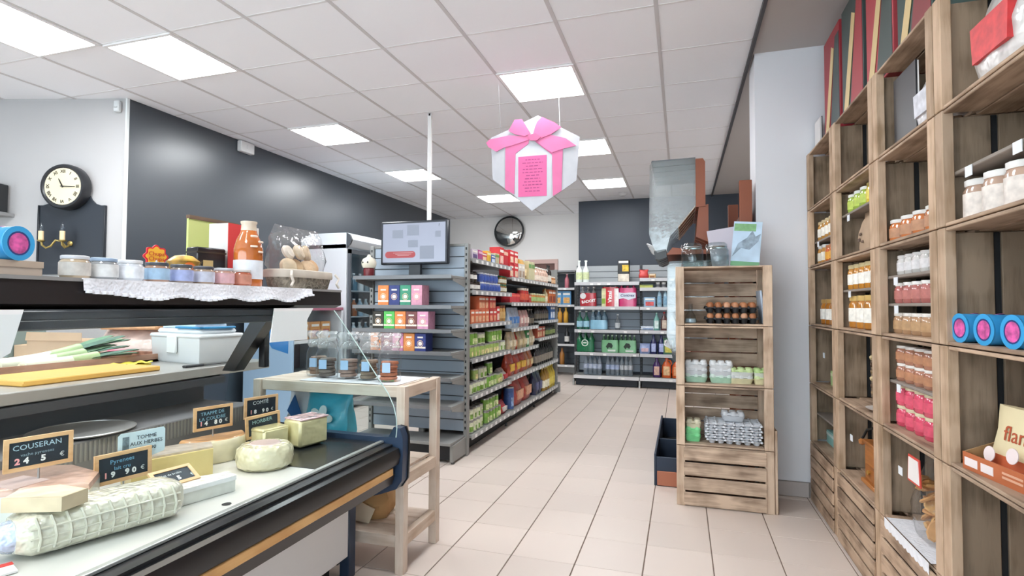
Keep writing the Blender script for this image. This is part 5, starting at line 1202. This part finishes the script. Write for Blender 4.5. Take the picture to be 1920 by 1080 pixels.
# farthest column
t = thing('paper_sheet', 'white sheet leaning in the top crate of the farthest column', 'sheet'); ob('sheet', MB().prism([(-.1,0),(.12,0),(.12,.33),(.05,.33)],-.002,.002,'y'), mt('#e4e4e6', .6), t); ob('fold', MB().box(.118,.124,-.004,.004,0,.33), mt('#cfd2d6', .6), t); put(t,0,5,.45,t['label'],dep=.12)
jars('hon', J(.04,.125,'#b8843a','#c9b48a','#efe9dc'), 0,4,.08,6,.088,'small honey jar with white label', dz=.1535)
jars('mst', J(.04,.125,'#b9823c','#dcdcd8','#e8e2d2'), 0,4,.07,2,.09,'mustard jar with white lid')
jars('orj', J(.04,.11,'#c9622c','#b06a3c','#e2a23c'), 0,4,.26,3,.09,'orange spread jar')
jars('bhn', J(.05,.155,'#a86a28','#b08a52','#efece4'), 0,3,.17,3,.11,'large honey jar with white label')
t = mk_box(.16,.12,.09,'#b4cf8a','#dfe8c0',1,'soap_box'); put(t,0,2,.27,'pale green soap box in the farthest wall crates','box')
t = mk_bag(.12,.09,.05,'#b4cf8a',None,seed=41,name='soap_bar'); put(t,0,2,.27,'pale green soft pouch on the green soap box','pouch',dep=.13,dz=.0905)
for k in range(2):
    t = mk_box(.2,.12,.08,'#8fc4bf','#d6e6e2',1,'soap_box'); put(t,0,1,.17+k*.21,'turquoise soap box, %s of the pair in the far second row crate' % ('farther' if k == 0 else 'nearer'),'box', dz=.0)
t = thing('ornament', 'small white ornament on the inner shelf of the far second row crate', 'ornament'); ob('body', MB().lathe([(0,0),(.03,0),(.035,.03),(.02,.055),(.028,.075),(.015,.1),(0,.105)],14), mt('#dcd8d4', .5), t); ob('base', MB().cyl(.036,0,.008,14), mt('#c4bfba', .5), t); put(t,0,1,.5,t['label'],dz=.179)
# second column
t = thing('paper_strip', 'white pointed paper strip hanging in the top crate of the second column', 'paper'); ob('strip', MB().prism([(-.02,.08),(.0,.03),(.03,.12),(.035,.31),(-.025,.31)],-.002,.002,'y'), mt('#ddd6d4', .6), t); ob('pin', MB().lathe([(0,0),(.006,0),(0,.006)],8), mt('#aaaaaa', .4), t, (0,-.004,.3), (PI/2,0,0)); put(t,1,5,.32,t['label'],dep=.16)
jars('grj', J(.042,.10,'#9fb84a','#e2e4de','#b9cc5a'), 1,4,.12,3,.10,'green olive jar with white lid', dz=.2235)
jars('ylj', J(.042,.10,'#d8bf3c','#8a7a3a','#e0cf5a'), 1,4,.42,2,.09,'yellow pepper jar', dz=.2235)
t = thing('kraft_bag', 'kraft paper bag with folded top in the second column of crates', 'bag'); ob('bag_body', bag_mesh(.17,.09,.21,.85,.004,44), mt('#b59a80', .8, noise=(12,.12), bump=(20,.5)), t); ob('stamp_marks', MB().box(-.05,-.02,-.047,-.044,.06,.075).box(.0,.03,-.047,-.044,.05,.06).box(-.03,.0,-.047,-.044,.09,.1), mt('#6a5548', .7), t); put(t,1,4,.29,t['label'],dep=.1)
jars('hn2', J(.042,.13,'#c08028','#d8c89a','#f0ece2'), 1,3,.10,5,.09,'honey jar with white label', dz=.1985)
jars('hn3', J(.055,.165,'#b5762a','#cfae6a','#f0ece2'), 1,3,.16,3,.12,'large honey jar with white label')
t = thing('dried_branch', 'dried brown seed branch standing in the second column of crates', 'branch')
st = MB().tube([(0,0,0),(.01,0,.08),(.0,.0,.16),(.02,0,.24)],.005,6); ob('stem', st, mt('#4a3628', .8), t)
for k in range(12): ob('seed_pod', MB().lathe([(0,-.016),(.010,-.006),(.010,.006),(0,.016)],8), mt(['#5a4230','#8a7050','#c9b48a'][k % 3], .7), t, (.022*(-1)**k+.008*math.sin(k),-.012,.05+k*.017), (0,R(40*(-1)**k),0))
put(t,1,2,.33,t['label'],dep=.1)
t = thing('saucer', 'small white saucer beside the dried branch', 'saucer'); ob('dish', MB().lathe([(0,0),(.05,0),(.08,.014),(.082,.017),(.05,.006),(0,.005)],24), mt('#e6dcd4', .35), t); ob('foot', MB().lathe([(.03,-.0),(.036,0),(.036,.003),(.03,.003)],18), mt('#d6ccc4', .4), t); put(t,1,2,.45,t['label'],dep=.1)
t = thing('coffee_mill', 'orange brown wooden coffee mill with an iron crank', 'coffee mill')
om = wood('#b5743c','#8a5024','x',.4,rand=0)
ob('mill_body', MB().box(-.09,.09,-.0,.16,.02,.19,.004), om, t); ob('base_board', MB().box(-.105,.105,-.015,.175,0,.022,.004), om, t); ob('top_board', MB().box(-.10,.10,-.01,.17,.19,.21,.004), om, t)
ob('drawer', MB().box(-.06,.06,-.006,0,.04,.10,.002), wood('#a5642e','#7a441c','x',.4,rand=0), t); ob('drawer_knob', MB().lathe([(0,0),(.01,0),(.012,.01),(0,.016)],10), mt('#c9a45a', .3, metal=.7), t, (0,-.006,.07), (PI/2,0,0))
ob('hopper', MB().lathe([(0,.21),(.055,.21),(.05,.25),(.02,.27),(0,.275)],16,0,.08), mt('#33302c', .4, metal=.6), t); ob('crank', MB().tube([(0,.08,.275),(-.05,.06,.285),(-.12,.02,.25),(-.13,.0,.2)],.006,8), mt('#2c2a28', .4, metal=.5), t); ob('crank_knob', MB().lathe([(0,-.02),(.014,-.012),(.016,.006),(0,.018)],10), om, t, (-.13,0,.19))
put(t,1,1,.36,t['label'],dep=.06)
# third column
t = thing('magazine', 'dark covered magazine leaning in the top crate of the third column', 'magazine'); ob('cover', MB().box(-.11,.11,-.003,.003,0,.29), mt('#2c2c30', .4), t); ob('pages', MB().box(-.105,.11,.003,.008,.003,.286), mt('#e6e4e0', .7), t); put(t,2,5,.22,t['label'],dep=.05)
t = mk_bag(.26,.14,.26,'#e4e2e4','#cfcfd6',seed=46,name='film_bag'); put(t,2,5,.42,'bulky white film bag in the top crate of the third column','bag',dep=.11)
jars('apr', J(.05,.095,'#c2703a','#e6e4e0','#b98a6a'), 2,4,.075,4,.115,'low apricot jar with white lid')
jars('sml', J(.034,.082,'#c9c6c2','#ece8e6','#dad6d6'), 2,3,.10,5,.075,'small white jam pot', dz=.2385)
jars('pot', J(.038,.085,'#b06a64','#f0eeea','#b9746c'), 2,3,.08,5,.085,'small pink pot', dz=.1235)
jars('ter', J(.042,.085,'#b08a68','#e9e4dc','#b9946c'), 2,3,.075,5,.09,'small brown terrine jar')
jars('tr2', J(.04,.072,'#a8725a','#e8e4de','#b5805f'), 2,2,.09,5,.088,'brown pate jar', dz=.1835, rows=2, th=.0725)
jars('pnk', J(.042,.084,'#cf4a64','#d8cfae','#d8566e'), 2,2,.09,5,.088,'pink jam jar', rows=2, th=.0845)
t = thing('biscuit_bag', 'clear bag of golden biscuits with red and white label', 'bag')
rb_ = random.Random(12)
for k in range(22): ob('biscuit', MB().lathe([(0,0),(.024,0),(.028,.006),(.024,.012),(0,.012)],9,sx=1.6), mt(['#c99458','#d8a868','#b9834a'][k % 3], .7, noise=(20,.2)), t, (rb_.uniform(-.055,.055),rb_.uniform(-.03,.03),.025+.0085*k), (R(rb_.uniform(-60,60)),R(rb_.uniform(-60,60)),rb_.uniform(0,3)))
ob('clear_film', bag_mesh(.22,.14,.29,.75,.005,48), glass('#fafafa',1.0,.08,(30,.6),.03), t); ob('red_label', MB().prism([(-.06,.20),(.06,.20),(.05,.30),(-.05,.30)],-.078,-.074,'y'), mt('#d04a3c', .5), t); ob('white_label', MB().prism([(-.05,.208),(.05,.208),(.042,.292),(-.042,.292)],-.08,-.078,'y'), mt('#ece6e2', .5), t)
put(t,2,1,.31,t['label'],dep=.1,dz=.004)
tag(ob('lace_doily', MB().grid(lambda u, v: (XW-.006+.22*u, 2.705-.10-.42*v, .3775+.0125+.0015*math.sin(u*30)*math.sin(v*40)), 10, 20).grid(lambda u, v: (XW-.012, 2.705-.10-.42*v, .3905-u*(.034+.008*abs(math.sin(v*36)))), 3, 40), lace), 'white lace doily under the biscuit bag', 'doily')
# nearest column
jars('fig', J(.05,.125,'#b99a86','#efece8','#e2d8cf',(.08,.66)), 3,4,.09,5,.112,'jar with patterned pale label and white lid', dep=.09)
for k in range(3): blue_tin(['blue tin with pink end, far one on the nearest crate shelf','blue tin with pink end, middle one on the nearest crate shelf','blue tin with green rim, near one on the nearest crate shelf'][k], WP(3,3,.085+k*.14,.065), R(-84), 'blue biscuit tins').scale = (.76,.76,.76)
t = thing('snack_display', 'open orange cardboard display with cream pouch reading flan', 'display box'); oc = mt('#b5643c', .55, noise=(10,.06))
ob('tray_floor', MB().box(-.13,.13,0,.17,0,.004), oc, t); ob('front_wall', MB().box(-.13,.13,0,.004,.004,.05), oc, t); ob('back_wall', MB().box(-.13,.13,.166,.17,.004,.09), oc, t)
for sx in (-.13,.126): ob('side_wall', MB().prism([(.004,.004),(.166,.004),(.166,.11),(.004,.05)],sx,sx+.004,'x'), mt('#a8835a', .6), t)
for (x, w_) in ((-.10,.05),(-.03,.045)): ob('white_patch', MB().box(x-.02,x+w_-.015,-.0012,0,.012,.036), mt('#e6dad8', .5), t)
for z in (.018,.03): ob('print_line', MB().box(.035,.11,-.0012,0,z,z+.006), mt('#d8a68a', .5), t)
pc = ob('pouch', MB().loft([[(x*k,-.012*b+.05+z*.18,z) for x, b in ((-.1,0),(-.06,1),(0,1.3),(.06,1),(.1,0),(.06,-1),(0,-1.3),(-.06,-1))] for z, k in ((.006,1),(.07,1.0),(.13,.93),(.18,1.0),(.2,1.02))]), mt('#e0d2aa', .5, noise=(8,.04)), t)
ob('orange_band', MB().prism([(-.1,.008),(.1,.008),(.098,.07),(-.098,.07)],.030,.0325,'y'), mt('#c4603a', .5), t, (0,.002,0), (R(-10),0,0))
text('flan', .062, mt('#b0502e', .5), t, (.0,.056,.125), (PI/2-R(10),0,0), ext=.0005)
for sx in (-.055,.035): ob('round_seal', MB().lathe([(0,0),(.022,0),(.022,.002),(0,.002)],18), mt('#e6d6d4', .5), t, (sx,.026,.062 if sx < 0 else .078), (PI/2-R(10),0,0))
put(t,3,2,.24,t['label'],dep=.03,rz=R(-82))
t = mk_bag(.3,.17,.33,'#d8d4d0','#cf3c40',seed=52,name='gift_bag'); put(t,3,5,.27,'white and red gift bag in the top crate of the nearest column','bag',dep=.12)
t = mk_bag(.17,.12,.27,'#b98f68','#d8cfc4',seed=53,name='biscuit_pouch'); put(t,3,5,.53,'tan pouch beside the gift bag in the top crate','bag',dep=.1)
# cartons on top of the crates
for k, (y, w_, h_, c1, c2) in enumerate(((3.60,.34,.62,'#9c2f38','#3a4644'),(3.20,.36,.62,'#3d4a48','#a83a40'),(2.80,.34,.55,'#b0444a','#44504c'),(2.42,.32,.46,'#3d4f4a','#8a3a3c'))):
    t = thing('gift_carton', '%s drinks carton, %s from the far end on top of the crates' % (['dark red','dark green','bright red','green and red'][k], ORD[k]), 'carton', (XW+.06,y,6*HC+.0005), R(-90), 'drinks cartons on top of the crates')
    ob('carton_body', MB().box(-w_/2,w_/2,0,.24,0,h_,.003), mt(c1, .5, noise=(6,.05)), t)
    ob('dark_panel', MB().prism([(-w_*.1,.01),(w_*.48,.01),(w_*.48,h_*.9),(w_*.25,h_*.9)],-.0022,-.0002,'y'), mt(c2, .5), t)
    ob('cream_stripe', MB().prism([(-w_*.42,.02),(-w_*.2,.02),(w_*.2,h_*.8),(w_*.05,h_*.85)],-.0042,-.0024,'y'), mt('#d9bf8a', .5), t)
t = thing('picture_card', 'pale framed card leaning at the far top corner of the crates', 'card', (XW+.05,3.92,6*HC+.001), R(-90)); ob('card', MB().box(-.07,.07,0,.01,0,.2), mt('#d8d4d2', .5), t); ob('border', MB().box(-.075,.075,.01,.014,0,.205), mt('#3a3a3c', .5), t)

# ================================================================ CRATE TOWER BY THE PILLAR
XT, YT, WTW = -.036, 3.617, .565
for r in range(4):
    crate(['bottom crate of the egg tower, slatted front','second crate of the egg tower with white egg trays','third crate of the egg tower with small egg boxes','top crate of the egg tower with brown eggs'][r], (XT,YT,r*HC), 0, WTW, back='h', front=4 if r == 0 else 0, pale=True, group='crates of the egg tower')
tag(ob('loose_plank', MB().box(0,.016,0,.3,0,.50,.002), gw_z, None, (XT+WTW+.003,YT+.01,0)), 'grey wooden plank standing against the right side of the egg tower', 'plank')
def egg_tray(name, label, loc, nx, ny, p, mat, amp=.035, grp=None):
    """pulp tray: a rim sheet with rows of tapered cups hanging below it and little peaks between them"""
    t = thing(name, label, 'egg tray', loc, 0, grp)
    cu = MB(); pk = MB()
    for i in range(nx):
        for j in range(ny):
            cu.lathe([(0,.0008),(p*.30,0),(p*.36,amp*.3),(p*.49,amp)],10,-nx*p/2+(i+.5)*p,(j+.5)*p)
    for i in range(nx+1):
        for j in range(ny+1): pk.lathe([(p*.2,amp*.75),(p*.12,amp*1.15),(0,amp*1.25)],6,-nx*p/2+i*p,j*p)
    ob('cups', cu, mat, t); s_ = ob('peaks', pk, mat, t)
    W_, D_ = nx*p, ny*p; z0, z1 = amp*.86, amp
    ob('rim', MB().box(-W_/2-.006,W_/2+.006,-.007,.003,z0,z1,.001).box(-W_/2-.006,W_/2+.006,D_-.003,D_+.007,z0,z1,.001).box(-W_/2-.006,-W_/2+.003,.003,D_-.003,z0,z1,.001).box(W_/2-.003,W_/2+.006,.003,D_-.003,z0,z1,.001), mat, t)
    return t
bk = mt('#26272a', .6); P_ = .050
z3 = 3*HC+.0115
egg_tray('egg_tray','lower black egg tray in the top tower crate',(.30,YT+.05,z3),6,4,P_,bk); egg_tray('egg_tray','upper black egg tray stacked with brown eggs',(.30,YT+.05,z3+.068),6,4,P_,bk)
egg_me = MB().lathe([(.0215*math.sin(a*PI/10)*(1-.10*math.cos(a*PI/10)), -.029*math.cos(a*PI/10)) for a in range(11)],14).mesh('egg', ang=80)
EM = ['#b87a52','#c88a64','#a86a44','#d09a78']
ems = []
for c in EM:
    mm = egg_me.copy(); mm.materials.append(mt(c, .5, noise=(20,.05))); ems.append(mm)
re_ = random.Random(2)
for lv in range(2):
    for j in range(4 if lv else 1):
        for i in range(6):
            o_ = ob('egg', re_.choice(ems), None, None, (.30-.15+(i+.5)*P_, YT+.05+(j+.5)*P_, z3+.068*lv+.040), (re_.uniform(-.2,.2),re_.uniform(-.2,.2),0))
            tag(o_, 'brown egg, %s from the left, %s row of the %s black tray' % (ORD[i], ORD[j] if j else 'front', 'upper' if lv else 'lower'), 'egg', 'brown eggs in the black trays')
t = thing('glass_flask', 'small clear glass flask left of the black egg trays', 'flask', (.055,YT+.1,z3)); ob('flask_body', MB().lathe([(0,0),(.036,0),(.04,.01),(.03,.05),(.014,.075),(.013,.12),(.016,.125)],18), glass('#eef2f4',1.6), t); ob('liquid', MB().lathe([(0,.004),(.034,.004),(.036,.012),(.032,.03),(0,.03)],16), mt('#c9dbe4', .1), t)
tag(ob('blue_folder', MB().box(0,.012,0,.2,0,.21,.002).box(.013,.022,.01,.19,0,.2,.002), mt('#b9c6d6', .5), None, (.485,YT+.07,z3), (0,R(-5),0)), 'pale folder leaning right of the black egg trays', 'folder')
def egg_box(label, loc, col, lidc, nx=3, ny=2, tiers=1, rz=0, grp='small egg boxes in the tower', open_=False):
    t = thing('egg_box', label, 'egg box', loc, rz, grp); p = .047; W_, D_ = nx*p, ny*p
    mc = mt(col, .85, noise=(30,.08)); ml = mt(lidc, .85, noise=(30,.08))
    secs = []
    for z, k in ((0,.86),(.03,1),(.034,1.04)):
        secs.append([(W_/2*k*math.copysign(abs(math.cos(a))**.35,math.cos(a)), D_/2+D_/2*k*math.copysign(abs(math.sin(a))**.35,math.sin(a)), z) for a in [2*PI*i/20 for i in range(20)]])
    ob('cup_base', MB().loft(secs), mc, t)
    lid = MB()
    for i in range(nx):
        for j in range(ny): lid.lathe([(.023,.032),(.0215,.050),(.017,.060),(0,.062)],10,-W_/2+p*(i+.5),p*(j+.5))
    ob('domed_lid', lid, ml, t); ob('lid_body', MB().box(-W_/2*.95,W_/2*.95,D_*.04,D_*.96,.033,.049,.006), ml, t)
    return t
z2 = 2*HC+.0115
for s_, (x, n_) in enumerate(((.085,3),(.238,3))):
    for k in range(n_): egg_box('grey egg box, %s stack, %s' % (['left','second'][s_], ['lowest','middle','top'][k]), (x,YT+.06,z2+k*.0395), ['#a9cdb4','#c9ccd0','#d2d4d6'][k], ['#c6d6cc','#d2d4d6','#dadcdd'][k])
egg_box('open lime egg box at the back of the third tower crate', (.26,YT+.17,z2), '#b5cf8a','#bcd48e')
egg_box('cream egg box under the grey one in the third tower crate', (.375-.02,YT+.06,z2), '#d6d0a8','#c9cccc'); egg_box('lime lidded egg box behind the cream ones', (.35,YT+.17,z2), '#b9cc86','#b9d08a')
egg_box('pale box on the cream egg box', (.355,YT+.06,z2+.0395), '#d0d4d0','#c0d49a'); egg_box('cream egg box at the right end of the third crate', (.475,YT+.06,z2), '#dcd2a6','#c9d8a2',nx=2)
egg_box('lime topped egg box on the right cream one', (.475,YT+.06,z2+.0395), '#cfd4c4','#b4cf8c',nx=2)
z1 = 1*HC+.0115
egg_box('bright green egg box at the left of the second crate', (.065,YT+.055,z1), '#7fd694','#86dc9a',nx=2); egg_box('second bright green egg box lying on the first', (.065,YT+.055,z1+.0395), '#86dc9a','#8ade9e',nx=2)
egg_box('beige egg box above the bright green ones', (.068,YT+.055,z1+.079), '#cfc9ad','#d6d0b6',nx=2)
wt = mt('#d3d5da', .85, noise=(25,.06))
for k in range(7): egg_tray('egg_tray','white pulp egg tray, %s from the bottom of the pile' % ORD[k],(.305+(.004*(-1)**k),YT+.05,z1+k*.0165),6,4,.052,wt,.026,'white pulp egg trays')
egg_box('white egg box on top of the white pulp tray pile', (.31,YT+.12,z1+6*.0165+.031), '#cfd1d6','#d6d8dc',nx=3)
# on the tower
zt = 4*HC
def big_jar(label, x, y):
    t = thing('glass_jar', label, 'jar', (x,y,zt), 0, 'clear jars on the egg tower')
    ob('jar_body', MB().lathe([(0,0),(.066,0),(.07,.008),(.07,.105),(.062,.122),(.055,.127)],24), glass('#dde6e6',1.8,.03), t); ob('clip_ring', MB().lathe([(.058,.125),(.062,.13),(.058,.135),(.058,.125)],20), mt('#b9bcbc', .25, metal=.8), t)
    ob('glass_lid', MB().lathe([(.06,.137),(.062,.142),(.05,.156),(.02,.162),(0,.163)],20), glass('#eef4f4',1.6,.03), t); ob('wire_clip', MB().tube([(-.062,-.02,.11),(-.072,-.01,.13),(-.065,.0,.15)],.002,6), mt('#c9c9c6', .2, metal=.8), t)
big_jar('clear clip top jar, left one on the egg tower', .07, YT+.14); big_jar('clear clip top jar, right one on the egg tower', .225, YT+.14)
t = thing('poster_card', 'landscape photo poster leaning on the egg tower', 'poster', (.385,YT+.12,zt+.001), rot=(R(-12),R(5),R(-6)))
ob('card', MB().box(-.085,.085,0,.004,0,.30), mt('#b9cfe2', .5, noise=(9,.15)), t); ob('green_heading', MB().box(-.08,.05,-.001,0,.235,.285), mt('#7fae7a', .5, noise=(30,.2)), t)
ob('rock_shape', MB().prism([(-.08,.06),(-.03,.12),(.02,.11),(.07,.17),(.08,.22),(.05,.2),(.03,.24),(.0,.19),(-.05,.15)],-.0012,0,'y'), mt('#8a9aa8', .5, noise=(25,.4)), t); ob('green_foot', MB().box(-.085,.085,-.001,0,0,.03), mt('#6fa47a', .5), t)
tag(ob('leaflet', MB().box(-.10,.10,0,.003,0,.27).box(-.099,.099,.003,.0045,.002,.268), mt('#c4bcc6', .6), None, (.30,YT+.24,zt+.001), (R(-6),R(-8),R(-4))), 'plain grey leaflet behind the photo poster', 'leaflet')

# ================================================================ BULK FOOD DISPENSER RACK
brn = mt('#8a4a2e', .45, noise=(6,.06))
t = thing('dispenser_rack', 'brown and dark blue bulk food rack behind the egg tower', 'rack', (0,4.4,0))
navy = mt('#1f2c3f', .5)
for b in ((-.19,-.175,-.45,.95),(.40,.415,-.45,.95)): ob('trough_side', MB().box(b[0],b[1],b[2],b[3],0,.22,.003), navy, t)
for y in (-.45,.1,.935): ob('trough_divider', MB().box(-.175,.40,y,y+.015,0,.20,.003), navy, t)
ob('trough_floor', MB().box(-.175,.40,-.435,.935,.01,.03), mt('#101418', .6), t); ob('terracotta_front', MB().box(-.17,.40,-.458,-.45,.005,.105,.003), mt('#a8674c', .55), t)
for y in (-.40,.55):
    ob('rack_post', MB().box(.385,.465,y,y+.04,.0,2.12,.003), brn, t)
ob('back_board', MB().box(.43,.46,-.36,.55,.25,1.95,.003), brn, t)
for z, e in ((1.62,0),(.885,.12)): ob('bin_shelf', MB().prism([(-.10+e,z),(.43,z),(.43,z+.03),(.09+e,z+.03),(-.06+e,z+.05)],-.385,.55,'y'), brn, t)
def bulk_bin(label, y, dz, x=0):
    t = thing('bulk_bin', label, 'dispenser', (x,y,dz), 0, 'clear bulk food bins')
    pf = [(-.215,.62),(-.20,.64),(.10,.645),(.10,.31),(-.02,.16),(-.075,.10),(-.10,.0),(-.165,-.02),(-.195,.02),(-.222,.12)]
    ob('clear_bin', MB().prism([(u,v) for u, v in pf],0,.15,'y'), glass('#fbfcfc',1.2,.06,(14,.3),.05), t)
    ob('side_plate', MB().prism([(.101,.30),(.165,.30),(.165,.62),(.15,.645),(.101,.645)],.0,.15,'y'), brn, t)
    ob('bracket', MB().prism([(.10,.09),(.185,.05),(.185,.32),(.12,.30)],.01,.14,'y'), brn, t)
    ob('outlet', MB().prism([(-.19,-.005),(-.105,.01),(-.10,-.05),(-.15,-.07),(-.18,-.06)],.02,.13,'y'), mt('#3a3c3e', .4), t); ob('pull_handle', MB().tube([(-.195,.03,.03),(-.235,.03,.05),(-.24,.075,.055),(-.235,.12,.05),(-.195,.12,.03)],.006,8), mt('#cfd2d4', .2), t)
    ob('bin_lid', MB().prism([(-.205,.642),(.10,.647),(.10,.655),(-.20,.652)],.0,.15,'y'), mt('#5f6468', .3), t)
    ob('inner_slope', MB().prism([(.095,.31),(-.02,.165),(-.015,.16),(.098,.303)],.004,.146,'y'), mt('#b9ab98', .5), t)
for k in range(5): bulk_bin('clear bulk bin of the upper row, %s from the egg tower' % ORD[k], 4.03+k*.165, 1.655)
for k in range(4): bulk_bin('clear bulk bin of the lower row, %s from the egg tower' % ORD[k], 4.03+k*.165, .92, .12)
